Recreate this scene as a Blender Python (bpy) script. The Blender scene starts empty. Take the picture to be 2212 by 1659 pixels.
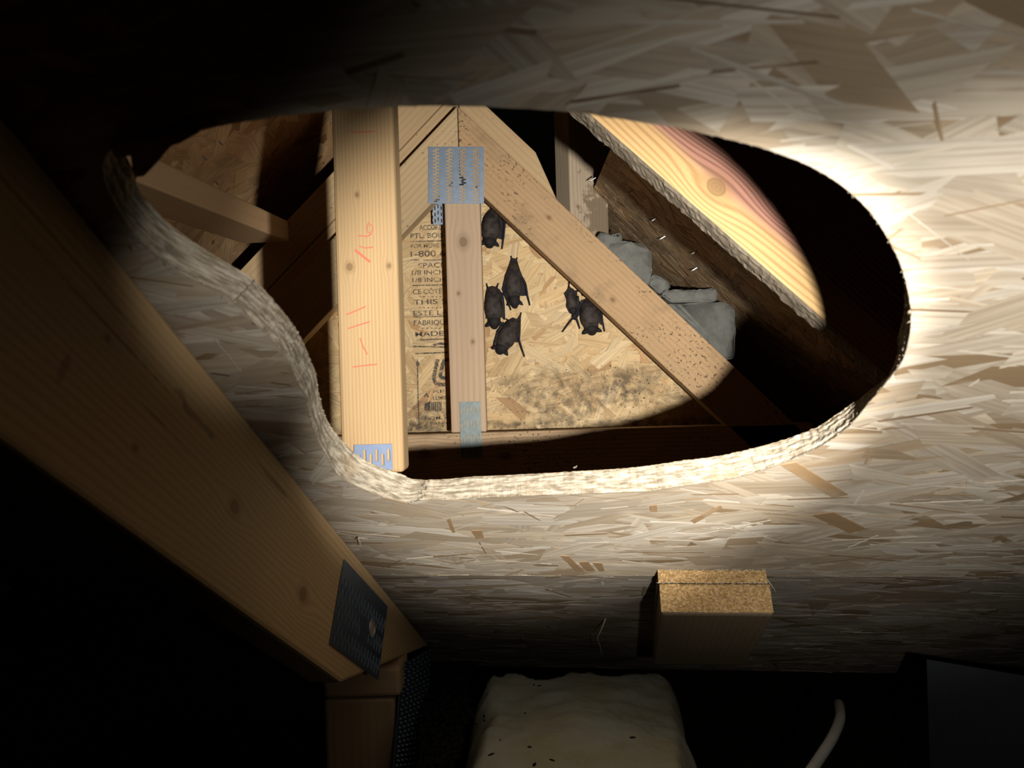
import bpy, bmesh, math, random
from mathutils import Vector, Matrix, noise as mnoise

# ------------------------------------------------------------------ frame
F_PX = 1600.0; CX, CY = 1106.0, 829.5
CAM = Vector((0.0, 0.0, 0.60))
ROLL = 0.030
RGT = Vector((math.cos(ROLL), 0, -math.sin(ROLL)))
UPV = Vector((math.sin(ROLL), 0, math.cos(ROLL)))
FWD = Vector((0, 1, 0))
scene = bpy.context.scene
COL = scene.collection

# camera
cd = bpy.data.cameras.new('camera'); cam = bpy.data.objects.new('camera', cd); COL.objects.link(cam)
cd.sensor_width = 36.0; cd.lens = F_PX / 2212.0 * 36.0; cd.clip_start = 0.01
cam.matrix_world = Matrix(((RGT.x, UPV.x, -FWD.x, CAM.x), (RGT.y, UPV.y, -FWD.y, CAM.y), (RGT.z, UPV.z, -FWD.z, CAM.z), (0, 0, 0, 1)))
cd.dof.use_dof = True; cd.dof.focus_distance = 1.05; cd.dof.aperture_fstop = 9.0
scene.camera = cam

# world: a closed attic at night
w = bpy.data.worlds.new('attic_dark'); scene.world = w; w.use_nodes = True
w.node_tree.nodes['Background'].inputs[0].default_value = (0.9, 0.75, 0.6, 1)
w.node_tree.nodes['Background'].inputs[1].default_value = 0.0008

# the hand torch that lights the place, held low and right of the camera: hot core and wide spill
TORCH = CAM + Vector((0.17, 0.0, -0.066))
def torch(name, px, py, depth, energy, size, blend, radius=0.010, color=(1.0, 0.97, 0.92)):
    l = bpy.data.lights.new(name, 'SPOT'); o = bpy.data.objects.new(name, l); COL.objects.link(o)
    l.energy = energy; l.spot_size = math.radians(size); l.spot_blend = blend; l.shadow_soft_size = radius; l.color = color
    tgt = CAM + (FWD + RGT * ((px - CX) / F_PX) + UPV * ((CY - py) / F_PX)) * depth
    o.location = TORCH
    o.rotation_euler = (tgt - TORCH).to_track_quat('-Z', 'Y').to_euler()
    return o
torch('torch_core', 1065, 728, 1.40, 78.0, 44, 0.55)
torch('torch_corona', 1650, 735, 1.40, 25.0, 54, 1.0)
torch('torch_spill', 1594, 640, 1.40, 3.4, 100, 1.0)
torch('added_left_fill', 390, 470, 1.20, 13.0, 24, 1.0)  # added fill at the torch position, brightens the dormer's left interior

vs = scene.view_settings
vs.view_transform = 'Standard'; vs.look = 'None'; vs.gamma = 1.0; vs.use_curve_mapping = False
vs.exposure = 0.0
scene.display_settings.display_device = 'sRGB'

# ------------------------------------------------------------------ helpers
def ray(px, py): return FWD + RGT * ((px - CX) / F_PX) + UPV * ((CY - py) / F_PX)
def G(px, py, depth): return CAM + ray(px, py) * depth
PSI, TH = math.radians(7.2), math.radians(33.9)
S_ = Vector((math.cos(PSI), -math.sin(PSI), 0))
H_ = Vector((math.sin(PSI), math.cos(PSI), 0))
Z_ = Vector((0, 0, 1))
D_ = H_ * math.cos(TH) - Z_ * math.sin(TH)          # down the roof slope, away from the camera
N_ = H_ * math.sin(TH) + Z_ * math.cos(TH)          # outward roof normal
HGT = 0.31; THK = 0.019
O_ = CAM + N_ * HGT
def deck(px, py, off=0.0):
    r = ray(px, py); k = (HGT + off) / r.dot(N_); return CAM + r * k
def uv(p): q = p - O_; return (q.dot(S_), q.dot(D_))
def duv(px, py, off=0.0): return uv(deck(px, py, off))
def P_(u, v, off=0.0): return O_ + S_ * u + D_ * v + N_ * off
def on_plane(px, py, pt, nrm):
    r = ray(px, py); return CAM + r * ((pt - CAM).dot(nrm) / r.dot(nrm))

def tag(o, label=None, cat=None, group=None, kind=None):
    if label: o['label'] = label
    if cat: o['category'] = cat
    if group: o['group'] = group
    if kind: o['kind'] = kind
    return o
def set_parent(o, parent):
    if parent is None: return
    o.parent = parent
    o.matrix_parent_inverse = PM.get(parent.name, Matrix.Identity(4)).inverted()
PM = {}
def empty(name, loc):
    o = bpy.data.objects.new(name, None); COL.objects.link(o); o.location = loc; o.empty_display_size = 0.05
    PM[o.name] = Matrix.Translation(loc); return o
def mesh_obj(name, me, mat, parent=None, mw=None, smooth=False):
    o = bpy.data.objects.new(name, me); COL.objects.link(o)
    if mat and not me.materials: me.materials.append(mat)
    mw = mw or Matrix.Identity(4)
    PM[o.name] = mw
    if parent: set_parent(o, parent)
    o.matrix_basis = mw
    if smooth:
        for p in me.polygons: p.use_smooth = True
    return o
def from_py(name, verts, faces, mat, parent=None, mw=None, smooth=False):
    me = bpy.data.meshes.new(name); me.from_pydata([tuple(v) for v in verts], [], faces); me.update()
    return mesh_obj(name, me, mat, parent, mw, smooth)
def from_bm(name, bm, mat, parent=None, mw=None, smooth=False):
    me = bpy.data.meshes.new(name); bm.normal_update(); bm.to_mesh(me); bm.free()
    return mesh_obj(name, me, mat, parent, mw, smooth)
def basis(o, ex, ey, ez): return Matrix(((ex.x, ey.x, ez.x, o.x), (ex.y, ey.y, ez.y, o.y), (ex.z, ey.z, ez.z, o.z), (0, 0, 0, 1)))
def box_bm(x0, x1, y0, y1, z0, z1, bev=0.0, sh0=0.0, sh1=0.0, seg=2):
    """box; sh0/sh1 shear the two ends along y"""
    bm = bmesh.new(); vs_ = []
    for x, sh in ((x0, sh0), (x1, sh1)):
        for y in (y0, y1):
            for z in (z0, z1): vs_.append(bm.verts.new((x + sh * y, y, z)))
    for f in ((0, 1, 3, 2), (4, 6, 7, 5), (0, 4, 5, 1), (2, 3, 7, 6), (0, 2, 6, 4), (1, 5, 7, 3)):
        bm.faces.new([vs_[i] for i in f])
    bmesh.ops.recalc_face_normals(bm, faces=bm.faces)
    if bev: bmesh.ops.bevel(bm, geom=list(bm.edges), offset=bev, segments=seg, profile=0.5, affect='EDGES', clamp_overlap=True)
    return bm
def member(name, p0, p1, wdir, w, t, mat, parent=None, bev=0.0028, sh0=0.0, sh1=0.0):
    """lumber: p0-p1 is the centre line of the visible FACE; wdir across the face; the body goes t behind it"""
    ex = (p1 - p0).normalized(); ey = (wdir - ex * wdir.dot(ex)).normalized(); ez = ex.cross(ey)
    L = (p1 - p0).length
    view = (p0 + p1) * 0.5 - CAM
    s = 1 if ez.dot(view) > 0 else -1
    bm = box_bm(0, L, -w / 2, w / 2, 0 if s > 0 else -t, t if s > 0 else 0, bev, sh0, sh1)
    return from_bm(name, bm, mat, parent, basis(p0, ex, ey, ez))
def tube_mesh(pts, rads, seg=10, cap=True):
    vs_, fs = [], []
    n = len(pts)
    for i, p in enumerate(pts):
        t = (pts[min(i + 1, n - 1)] - pts[max(i - 1, 0)]).normalized()
        a = t.cross(Vector((0.31, 0.2, 0.93))).normalized(); b = t.cross(a)
        r = rads[i] if hasattr(rads, '__len__') else rads
        for k in range(seg):
            q = 2 * math.pi * k / seg; vs_.append(p + a * (r * math.cos(q)) + b * (r * math.sin(q)))
    for i in range(n - 1):
        for k in range(seg):
            k2 = (k + 1) % seg; fs.append((i * seg + k, i * seg + k2, (i + 1) * seg + k2, (i + 1) * seg + k))
    if cap:
        fs.append(tuple(range(seg - 1, -1, -1))); fs.append(tuple((n - 1) * seg + k for k in range(seg)))
    return vs_, fs

# ------------------------------------------------------------------ node helper
class NT:
    def __init__(s, name, rough=0.8, spec=0.25):
        s.m = bpy.data.materials.new(name); s.m.use_nodes = True; s.t = s.m.node_tree; s.n = s.t.nodes
        s.b = s.n['Principled BSDF']; s.b.inputs['Roughness'].default_value = rough
        s.b.inputs['Specular IOR Level'].default_value = spec
    def new(s, ty, **kw):
        n = s.n.new(ty)
        for k, v in kw.items(): setattr(n, k, v)
        return n
    def put(s, sock, v):
        if v is None: return
        if isinstance(v, bpy.types.NodeSocket): s.t.links.new(v, sock)
        else: sock.default_value = v
    def math(s, op, a, b=None, c=None, clamp=False):
        n = s.new('ShaderNodeMath', operation=op, use_clamp=clamp)
        s.put(n.inputs[0], a); s.put(n.inputs[1], b); s.put(n.inputs[2], c); return n.outputs[0]
    def vmul(s, v, xyz, add=(0, 0, 0)):
        n = s.new('ShaderNodeVectorMath', operation='MULTIPLY_ADD'); s.put(n.inputs[0], v); n.inputs[1].default_value = xyz; n.inputs[2].default_value = add
        return n.outputs[0]
    def noise(s, vec, scale=1.0, detail=3.0, rough=0.55, dist=0.0):
        n = s.new('ShaderNodeTexNoise'); s.put(n.inputs['Vector'], vec); n.inputs['Scale'].default_value = scale
        n.inputs['Detail'].default_value = detail; n.inputs['Roughness'].default_value = rough; n.inputs['Distortion'].default_value = dist
        return n.outputs[0]
    def mix(s, f, a, b, blend='MIX'):
        n = s.new('ShaderNodeMix', data_type='RGBA', blend_type=blend)
        s.put(n.inputs[0], f)
        for sock, v in ((n.inputs[6], a), (n.inputs[7], b)):
            if isinstance(v, tuple): v = (v[0], v[1], v[2], 1.0)
            s.put(sock, v)
        return n.outputs[2]
    def step(s, v, lo, hi):
        n = s.new('ShaderNodeMapRange', interpolation_type='SMOOTHSTEP'); s.put(n.inputs[0], v)
        n.inputs[1].default_value = lo; n.inputs[2].default_value = hi; return n.outputs[0]
    def obj(s): return s.new('ShaderNodeTexCoord').outputs['Object']
    def sep(s, v):
        n = s.new('ShaderNodeSeparateXYZ'); s.put(n.inputs[0], v); return n.outputs
    def bump(s, h, strength=0.4, dist=0.001):
        n = s.new('ShaderNodeBump'); n.inputs['Strength'].default_value = strength; n.inputs['Distance'].default_value = dist
        s.put(n.inputs['Height'], h); s.put(s.b.inputs['Normal'], n.outputs[0])
    def color(s, c):
        if isinstance(c, tuple): c = (c[0], c[1], c[2], 1.0)
        s.put(s.b.inputs['Base Color'], c)

def wood(name, light, dark, knots=(), spacing=0.0045, seed=0.0, red=None, specks=0.0, contrast=0.55, wavy=0.010, stains=(), kdark=0.6):
    """sawn softwood; X runs along the board, Y across its face; knots = (x, y, radius) in metres"""
    m = NT(name, 0.72, 0.25); o = m.obj()
    x, y, z = m.sep(o)[:]
    v = m.vmul(o, (1, 1, 1), (seed, seed * 0.37, 0))
    n1 = m.noise(m.vmul(v, (2.2, 16, 16)), 1.0, 2.0)
    yy = m.math('MULTIPLY_ADD', m.math('SUBTRACT', n1, 0.5), wavy, y)
    kmask = None; kring = None; halo = None
    for (kx, ky, kr) in knots:
        dx = m.math('SUBTRACT', x, kx); dy = m.math('SUBTRACT', y, ky)
        a = m.math('DIVIDE', dx, kr * 4.2); b = m.math('DIVIDE', dy, kr * 2.6)
        g = m.math('POWER', 2.718, m.math('MULTIPLY', m.math('ADD', m.math('MULTIPLY', a, a), m.math('MULTIPLY', b, b)), -1.0))
        yy = m.math('SUBTRACT', yy, m.math('MULTIPLY', m.math('MULTIPLY', dy, g), 0.80))
        yy = m.math('ADD', yy, m.math('MULTIPLY', g, kr * 0.25))
        d = m.math('SQRT', m.math('ADD', m.math('MULTIPLY', m.math('MULTIPLY', dx, dx), 0.62), m.math('MULTIPLY', dy, dy)))
        k1 = m.step(d, kr, kr * 0.82); h1 = m.step(d, kr * 2.4, kr * 0.9)
        kmask = k1 if kmask is None else m.math('MAXIMUM', kmask, k1)
        halo = h1 if halo is None else m.math('MAXIMUM', halo, h1)
        rr = m.math('SINE', m.math('MULTIPLY', d, 2 * math.pi / (kr * 0.34)))
        kring = rr if kring is None else m.mix(k1, kring, rr)
    ph = m.math('ADD', yy, m.math('MULTIPLY', z, 0.7))
    wob = m.noise(m.vmul(v, (6, 60, 60)), 1.0, 2.0)
    ring = m.math('SINE', m.math('MULTIPLY_ADD', ph, 2 * math.pi / spacing, m.math('MULTIPLY', wob, 2.0)))
    ring = m.math('POWER', m.math('MULTIPLY_ADD', ring, 0.5, 0.5), 2.2)
    fib = m.noise(m.vmul(v, (9, 700, 700)), 1.0, 2.0, 0.6)
    broad = m.noise(m.vmul(v, (1.3, 9, 9), (3, 1, 4)), 1.0, 2.0)
    f = m.math('ADD', m.math('MULTIPLY', ring, contrast), m.math('MULTIPLY', m.math('SUBTRACT', fib, 0.45), 0.7), clamp=True)
    col = m.mix(f, light, dark)
    col = m.mix(m.step(broad, 0.42, 0.7), col, tuple(c * 0.82 for c in light), 'MIX') if not red else col
    if red:
        rc, y0, y1 = red
        rm = m.step(m.math('ADD', y, m.math('MULTIPLY', m.math('SUBTRACT', broad, 0.5), 0.05)), y0, y1)
        redc = m.mix(f, rc, tuple(c * 0.45 for c in rc))
        col = m.mix(rm, col, redc)
    if kmask is not None:
        col = m.mix(m.math('MULTIPLY', halo, 0.35), col, tuple(c * 0.7 for c in dark))
        kc = m.mix(m.math('MULTIPLY_ADD', kring, 0.16, 0.5), tuple(c * 0.75 for c in dark), tuple(c * 0.28 for c in dark))
        col = m.mix(m.math('MULTIPLY', kmask, kdark), col, kc)
    for (sx, sy, rx, ry, amt) in stains:
        a = m.math('DIVIDE', m.math('SUBTRACT', x, sx), rx); b = m.math('DIVIDE', m.math('SUBTRACT', y, sy), ry)
        d = m.math('SQRT', m.math('ADD', m.math('MULTIPLY', a, a), m.math('MULTIPLY', b, b)))
        d = m.math('ADD', d, m.math('MULTIPLY', m.math('SUBTRACT', m.noise(v, 60.0, 3.0), 0.5), 2.6))
        col = m.mix(m.math('MULTIPLY', m.step(d, 1.0, 0.55), amt), col, tuple(c * 0.5 for c in dark))
    if specks:
        sp = m.noise(m.vmul(v, (1, 1, 1)), 170.0, 1.0)
        patch = m.noise(v, 9.0, 2.0)
        k = m.math('MULTIPLY', m.step(sp, 0.70 - 0.1 * specks, 0.76 - 0.1 * specks), m.step(patch, 0.40, 0.60))
        col = m.mix(m.math('MULTIPLY', k, 0.75), col, (0.05, 0.03, 0.018))
        col = m.mix(m.math('MULTIPLY', m.step(m.noise(v, 14.0, 4.0), 0.55, 0.75), 0.35 * specks), col, (0.12, 0.085, 0.05))
    m.color(col)
    m.bump(m.math('ADD', m.math('MULTIPLY', ring, -0.4), fib), 0.25, 0.0006)
    return m.m

def osb_mat(name, tint=(1, 1, 1), mildew=0.0, mild_col=(0.05, 0.04, 0.03), stain=None):
    m = NT(name, 0.68, 0.3)
    at = m.new('ShaderNodeAttribute', attribute_name='tone'); u = m.new('ShaderNodeUVMap', uv_map='grain').outputs[0]
    fib = m.noise(m.vmul(u, (7, 260, 1)), 1.0, 3.0, 0.65)
    med = m.noise(m.vmul(u, (14, 60, 1)), 1.0, 2.0, 0.5)
    c = m.mix(m.math('MULTIPLY', m.step(fib, 0.35, 0.75), 0.55), at.outputs['Color'], (0.16, 0.105, 0.06))
    c = m.mix(m.math('MULTIPLY', m.step(med, 0.55, 0.8), 0.35), c, (0.62, 0.52, 0.40))
    if tint != (1, 1, 1): c = m.mix(1.0, c, tint, 'MULTIPLY')
    if mildew:
        o = m.obj(); n = m.noise(o, 11.0, 5.0, 0.65); n2 = m.noise(o, 120.0, 2.0)
        k = m.math('MULTIPLY', m.step(n, 0.40, 0.66), m.step(n2, 0.25, 0.7))
        c = m.mix(m.math('MULTIPLY', k, mildew), c, mild_col)
    if stain:
        o = m.obj(); x, y, z = m.sep(o)[:]
        for (sx, sz, rx, rz, amt) in stain:
            a = m.math('DIVIDE', m.math('SUBTRACT', x, sx), rx); b = m.math('DIVIDE', m.math('SUBTRACT', z, sz), rz)
            d = m.math('ADD', m.math('MULTIPLY', a, a), m.math('MULTIPLY', b, b))
            d = m.math('ADD', d, m.math('MULTIPLY', m.math('SUBTRACT', m.noise(o, 16.0, 5.0, 0.7), 0.5), 2.6))
            k = m.math('MULTIPLY', m.step(d, 1.1, 0.2), m.step(m.noise(o, 70.0, 3.0), 0.25, 0.75))
            c = m.mix(m.math('MULTIPLY', k, amt), c, (0.045, 0.032, 0.018))
            sp = m.math('MULTIPLY', m.step(m.noise(o, 210.0, 1.0), 0.68, 0.74), m.step(d, 2.0, 0.6))
            c = m.mix(m.math('MULTIPLY', sp, 0.85), c, (0.02, 0.013, 0.008))
    m.color(c); m.bump(m.math('ADD', fib, m.math('MULTIPLY', med, 0.5)), 0.35, 0.0005)
    return m.m

def plain(name, c, rough=0.8, spec=0.25, metal=0.0, nscale=60.0, namt=0.3, bump=0.0):
    m = NT(name, rough, spec); o = m.obj()
    n = m.noise(o, nscale, 4.0, 0.6)
    m.color(m.mix(m.math('MULTIPLY', n, namt * 2), c, tuple(k * 0.45 for k in c)))
    m.b.inputs['Metallic'].default_value = metal
    if bump: m.bump(n, bump, 0.001)
    return m.m

M = {}
M['stud'] = wood('pale_stud_wood', (0.35, 0.235, 0.115), (0.22, 0.12, 0.05), [(0.141, -0.008, 0.0020), (0.214, 0.0225, 0.0022), (0.214, -0.0175, 0.0034)], 0.0036, 1.3, contrast=0.42, wavy=0.006)
M['king'] = wood('pinkish_web_wood', (0.52, 0.37, 0.24), (0.34, 0.20, 0.11), [(0.105, 0.0, 0.008), (0.20, -0.012, 0.003), (0.29, 0.012, 0.003)], 0.010, 4.1, contrast=0.35)
M['chord'] = wood('speckled_chord_wood', (0.45, 0.29, 0.15), (0.29, 0.16, 0.07), [(0.22, 0.01, 0.0035), (0.41, -0.02, 0.004)], 0.009, 7.7, specks=1.0, contrast=0.35)
M['chordl'] = wood('pale_chord_wood', (0.50, 0.36, 0.20), (0.34, 0.21, 0.10), [], 0.010, 2.9, specks=0.35, contrast=0.35)
M['bottom'] = wood('dirty_bottom_chord_wood', (0.45, 0.31, 0.18), (0.28, 0.17, 0.08), [(0.47, 0.01, 0.009), (0.62, 0.0, 0.008)], 0.008, 5.5, specks=0.9)
M['ladder'] = wood('pale_ladder_wood', (0.49, 0.34, 0.18), (0.34, 0.21, 0.10), [], 0.011, 9.2, specks=0.3, contrast=0.3)
M['brace'] = wood('honey_purlin_wood', (0.46, 0.30, 0.16), (0.32, 0.18, 0.08), [], 0.012, 3.3, contrast=0.25)
M['redchord'] = wood('reddish_rafter_wood', (0.42, 0.27, 0.115), (0.29, 0.16, 0.06), [(0.289, -0.033, 0.0095), (0.353, -0.0015, 0.005)], 0.0052, 6.1, red=((0.31, 0.145, 0.10), -0.036, -0.018), contrast=0.85, wavy=0.030)
M['post'] = wood('weathered_post_wood', (0.42, 0.33, 0.23), (0.28, 0.20, 0.12), [], 0.007, 12.0, contrast=0.5, wavy=0.03, stains=[(0.10, 0.07, 0.10, 0.05, 0.8)])
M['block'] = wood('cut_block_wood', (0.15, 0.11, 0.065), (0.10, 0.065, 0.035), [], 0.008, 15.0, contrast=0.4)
M['osb'] = osb_mat('oriented_strand_board')
M['osb_right'] = osb_mat('mildewed_strand_board', (1.05, 0.84, 0.62), 0.62, (0.035, 0.028, 0.02))
M['osb_left'] = osb_mat('tan_strand_board', (1.45, 1.05, 0.68), 0.2)
M['galv'] = plain('galvanised_steel', (0.42, 0.50, 0.60), 0.42, 0.5, 0.75, 90, 0.35)
M['galv_blue'] = plain('blue_galvanised_steel', (0.17, 0.215, 0.31), 0.6, 0.4, 0.35, 90, 0.3)
M['galv_dull'] = plain('dull_galvanised_steel', (0.20, 0.235, 0.225), 0.55, 0.5, 0.6, 120, 0.5)
M['galv_dark'] = plain('dark_galvanised_steel', (0.17, 0.22, 0.30), 0.45, 0.5, 0.8, 60, 0.4)
M['steel_shaded'] = plain('painted_shade_steel', (0.05, 0.055, 0.065), 0.6, 0.4, 0.5)  # far heel plate: the gloom around it is put into the steel colour
M['steel'] = plain('bright_nail_steel', (0.42, 0.42, 0.42), 0.38, 0.5, 0.8)
def ink_mat():
    m = NT('worn_black_ink', 0.7, 0.2); o = m.new('ShaderNodeNewGeometry').outputs['Position']
    m.color((0.045, 0.045, 0.05)); n = m.noise(o, 260.0, 3.0, 0.7); n2 = m.noise(o, 45.0, 2.0)
    a = m.math('ADD', m.math('MULTIPLY', m.step(n, 0.30, 0.62), 0.7), m.math('MULTIPLY', m.step(n2, 0.35, 0.6), 0.3))
    m.put(m.b.inputs['Alpha'], m.math('MULTIPLY', a, 0.88)); return m.m
M['ink'] = ink_mat()
M['crayon'] = plain('faded_red_crayon', (0.50, 0.14, 0.085), 0.9, 0.1, 0, 900, 0.3)
M['grey'] = plain('grey_dusty_mortar', (0.22, 0.215, 0.19), 0.95, 0.1, 0, 55, 0.6, 0.9)
M['bark'] = plain('grey_bark_edge', (0.26, 0.21, 0.15), 0.95, 0.1, 0, 130, 0.5, 0.9)
M['floor'] = plain('dark_attic_floor', (0.025, 0.02, 0.016), 0.95, 0.1)
M['pellet'] = plain('dry_black_pellet', (0.012, 0.009, 0.007), 0.8, 0.3)
M['cable'] = plain('dusty_white_cable', (0.55, 0.52, 0.47), 0.6, 0.3, 0, 40, 0.3)
M['chip'] = plain('torn_pale_fibre', (0.62, 0.52, 0.38), 0.85, 0.2, 0, 200, 0.3)

def rim_mat():
    m = NT('sawn_board_edge', 0.9, 0.15); u = m.new('ShaderNodeUVMap', uv_map='grain').outputs[0]
    n = m.noise(m.vmul(u, (60, 420, 1)), 1.0, 4.0, 0.65); n2 = m.noise(m.vmul(u, (22, 60, 1)), 1.0, 3.0)
    c = m.mix(m.step(n, 0.35, 0.70), (0.17, 0.135, 0.09), (0.47, 0.41, 0.315))
    c = m.mix(m.math('MULTIPLY', m.step(n2, 0.52, 0.72), 0.55), c, (0.29, 0.205, 0.12))
    m.color(c); m.bump(n, 0.9, 0.0015); return m.m
M['rim'] = rim_mat()
def endgrain_mat():
    m = NT('rough_sawn_end_grain', 0.6, 0.4); o = m.obj()
    n = m.noise(m.vmul(o, (300, 240, 420)), 1.0, 3.0, 0.7)
    n2 = m.noise(o, 70.0, 2.0)
    c = m.mix(m.step(n, 0.38, 0.68), (0.28, 0.16, 0.06), (0.62, 0.42, 0.19))
    c = m.mix(m.math('MULTIPLY', n2, 0.4), c, (0.42, 0.26, 0.10))
    m.color(c); m.bump(n, 1.0, 0.002); return m.m
M['end'] = endgrain_mat()
def fur_mat():
    m = NT('bat_fur_and_skin', 0.7, 0.3); at = m.new('ShaderNodeAttribute', attribute_name='tone')
    o = m.obj(); n = m.noise(m.vmul(o, (420, 420, 150)), 1.0, 3.0, 0.7); n2 = m.noise(o, 75.0, 2.0)
    c = m.mix(m.math('MULTIPLY', m.step(n, 0.3, 0.75), 0.6), at.outputs['Color'], (0.012, 0.009, 0.008))
    c = m.mix(m.math('MULTIPLY', m.step(n2, 0.42, 0.62), 0.75), c, (0.010, 0.008, 0.008))
    m.color(c); m.bump(n, 0.8, 0.0012); return m.m
M['bat'] = fur_mat()
def batt_mat():
    m = NT('glass_wool', 0.95, 0.1); o = m.obj()
    n = m.noise(o, 14.0, 5.0, 0.6); n2 = m.noise(o, 160.0, 3.0, 0.7)
    c = m.mix(m.step(n, 0.35, 0.7), (0.40, 0.39, 0.31), (0.36, 0.31, 0.17))
    c = m.mix(m.math('MULTIPLY', n2, 0.4), c, (0.50, 0.50, 0.44))
    m.color(c); m.bump(n2, 0.5, 0.002); return m.m
M['batt'] = batt_mat()

# ------------------------------------------------------------------ strand board
PAL = [(0.40, 0.345, 0.265), (0.36, 0.305, 0.23), (0.38, 0.31, 0.22), (0.33, 0.275, 0.20), (0.43, 0.38, 0.305), (0.31, 0.245, 0.165), (0.27, 0.20, 0.125), (0.19, 0.13, 0.07)]
PALW = [5, 5, 4, 4, 4, 3, 2.2, 1.6]
def clip_poly(poly, clip):
    out = poly
    n = len(clip)
    for i in range(n):
        a, b = clip[i], clip[(i + 1) % n]; inp, out = out, []
        if not inp: return []
        side = lambda p: (b[0] - a[0]) * (p[1] - a[1]) - (b[1] - a[1]) * (p[0] - a[0])
        for k in range(len(inp)):
            p, q = inp[k], inp[(k + 1) % len(inp)]; sp, sq = side(p), side(q)
            if sp >= 0: out.append(p)
            if (sp >= 0) != (sq >= 0):
                t = sp / (sp - sq); out.append((p[0] + (q[0] - p[0]) * t, p[1] + (q[1] - p[1]) * t))
    return out
def strands(name, parent, org, eu, ev, en, clip, count, seed, mat, hole=None, ang=0.0, spread=0.35, lr=(0.06, 0.19), wr=(0.009, 0.034), top=0.0009, pal=PAL, palw=PALW, dens=None, zones=None):
    rnd = random.Random(seed)
    V, Fc, cols, uvs = [], [], [], []
    xs = [p[0] for p in clip]; ys = [p[1] for p in clip]
    for i in range(count):
        c = (rnd.uniform(min(xs), max(xs)), rnd.uniform(min(ys), max(ys)))
        L = rnd.uniform(*lr); W = rnd.uniform(*wr)
        a = ang + rnd.gauss(0, spread)
        if rnd.random() < 0.12: a = rnd.uniform(0, math.pi); L *= 0.6
        z = top * (0.15 + 0.85 * i / count)
        ca, sa = math.cos(a), math.sin(a)
        k0, k1 = rnd.uniform(-0.8, 0.8) * W, rnd.uniform(-0.8, 0.8) * W
        tp = rnd.uniform(0.6, 1.0)
        loc = [(-L / 2 + k0, -W / 2), (-L * 0.1, -W / 2 * rnd.uniform(0.9, 1.12)), (L / 2 + k1, -W / 2 * tp), (L / 2 - k1, W / 2 * tp), (L * 0.12, W / 2 * rnd.uniform(0.9, 1.12)), (-L / 2 - k0, W / 2)]
        pal_c = rnd.choices(pal, palw)[0]; b = rnd.uniform(0.86, 1.14); col = (pal_c[0] * b, pal_c[1] * b, pal_c[2] * b, 1)
        uo, vo = rnd.uniform(0, 50), rnd.uniform(0, 50)
        poly = [(c[0] + p[0] * ca - p[1] * sa, c[1] + p[0] * sa + p[1] * ca) for p in loc]
        tu, tv = rnd.gauss(0, 0.0022), rnd.gauss(0, 0.006)      # tiny tilt
        def to_l(p): dx, dy = p[0] - c[0], p[1] - c[1]; return (dx * ca + dy * sa, -dx * sa + dy * ca)
        def lift(p): q = to_l(p); return z + max(-0.0003, min(0.0006, q[0] * tu + q[1] * tv))
        def add(pts, skirt):
            base = len(V)
            for p in pts: V.append(org + eu * p[0] + ev * p[1] + en * lift(p))
            Fc.append(tuple(range(base, base + len(pts)))); cols.extend([col] * len(pts))
            uvs.extend([(q[0] + uo, q[1] + vo) for q in map(to_l, pts)])
            if skirt:
                n = len(pts); sb = len(V)
                for p in pts: V.append(org + eu * p[0] + ev * p[1] + en * -0.0004)
                dk = (col[0] * 0.8, col[1] * 0.8, col[2] * 0.8, 1)
                for k in range(n):
                    k2 = (k + 1) % n; Fc.append((base + k, sb + k, sb + k2, base + k2)); cols.extend([dk] * 4)
                    uvs.extend([(uo, vo)] * 4)
        touch = False
        if hole:
            ins = [hole_in(p) for p in poly + [c] + [((poly[k][0] + c[0]) / 2, (poly[k][1] + c[1]) / 2) for k in range(6)]]
            if all(ins): continue
            touch = any(ins) or min(hole_gap(p) for p in poly + [c]) < 0.012
        if not touch:
            pts = clip_poly(poly, clip)
            if len(pts) >= 3: add(pts, True)
        else:
            nu, nv = max(2, int(L / 0.004)), max(2, int(W / 0.004))
            def q_(i_, j_):
                s, t = i_ / nu, j_ / nv
                A = (poly[0][0] + (poly[2][0] - poly[0][0]) * s, poly[0][1] + (poly[2][1] - poly[0][1]) * s)
                B = (poly[5][0] + (poly[3][0] - poly[5][0]) * s, poly[5][1] + (poly[3][1] - poly[5][1]) * s)
                return (A[0] + (B[0] - A[0]) * t, A[1] + (B[1] - A[1]) * t)
            for i_ in range(nu):
                for j_ in range(nv):
                    qs = [q_(i_, j_), q_(i_ + 1, j_), q_(i_ + 1, j_ + 1), q_(i_, j_ + 1)]
                    fl = [hole_in(p) for p in qs]
                    if all(fl): continue
                    qs = [hole_snap(p) if f else p for p, f in zip(qs, fl)]
                    qs = clip_poly(qs, clip)
                    if len(qs) >= 3: add(qs, False)
    me = bpy.data.meshes.new(name); me.from_pydata([tuple(v) for v in V], [], Fc); me.update()
    ca_ = me.color_attributes.new('tone', 'FLOAT_COLOR', 'CORNER'); ca_.data.foreach_set('color', [x for c_ in cols for x in c_])
    ul = me.uv_layers.new(name='grain'); ul.data.foreach_set('uv', [x for c_ in uvs for x in c_])
    o = mesh_obj(name, me, mat, parent); o['kind'] = 'stuff'
    return o
def sheet(name, org, eu, ev, en, clip, thick, mat, parent=None):
    """plain board: clip polygon extruded behind"""
    n = len(clip)
    V = [org + eu * p[0] + ev * p[1] for p in clip] + [org + eu * p[0] + ev * p[1] - en * thick for p in clip]
    Fc = [tuple(range(n)), tuple(range(2 * n - 1, n - 1, -1))] + [(k, n + k, n + (k + 1) % n, (k + 1) % n) for k in range(n)]
    o = from_py(name, V, Fc, mat, parent)
    add_tone(o.data); return o
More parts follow.
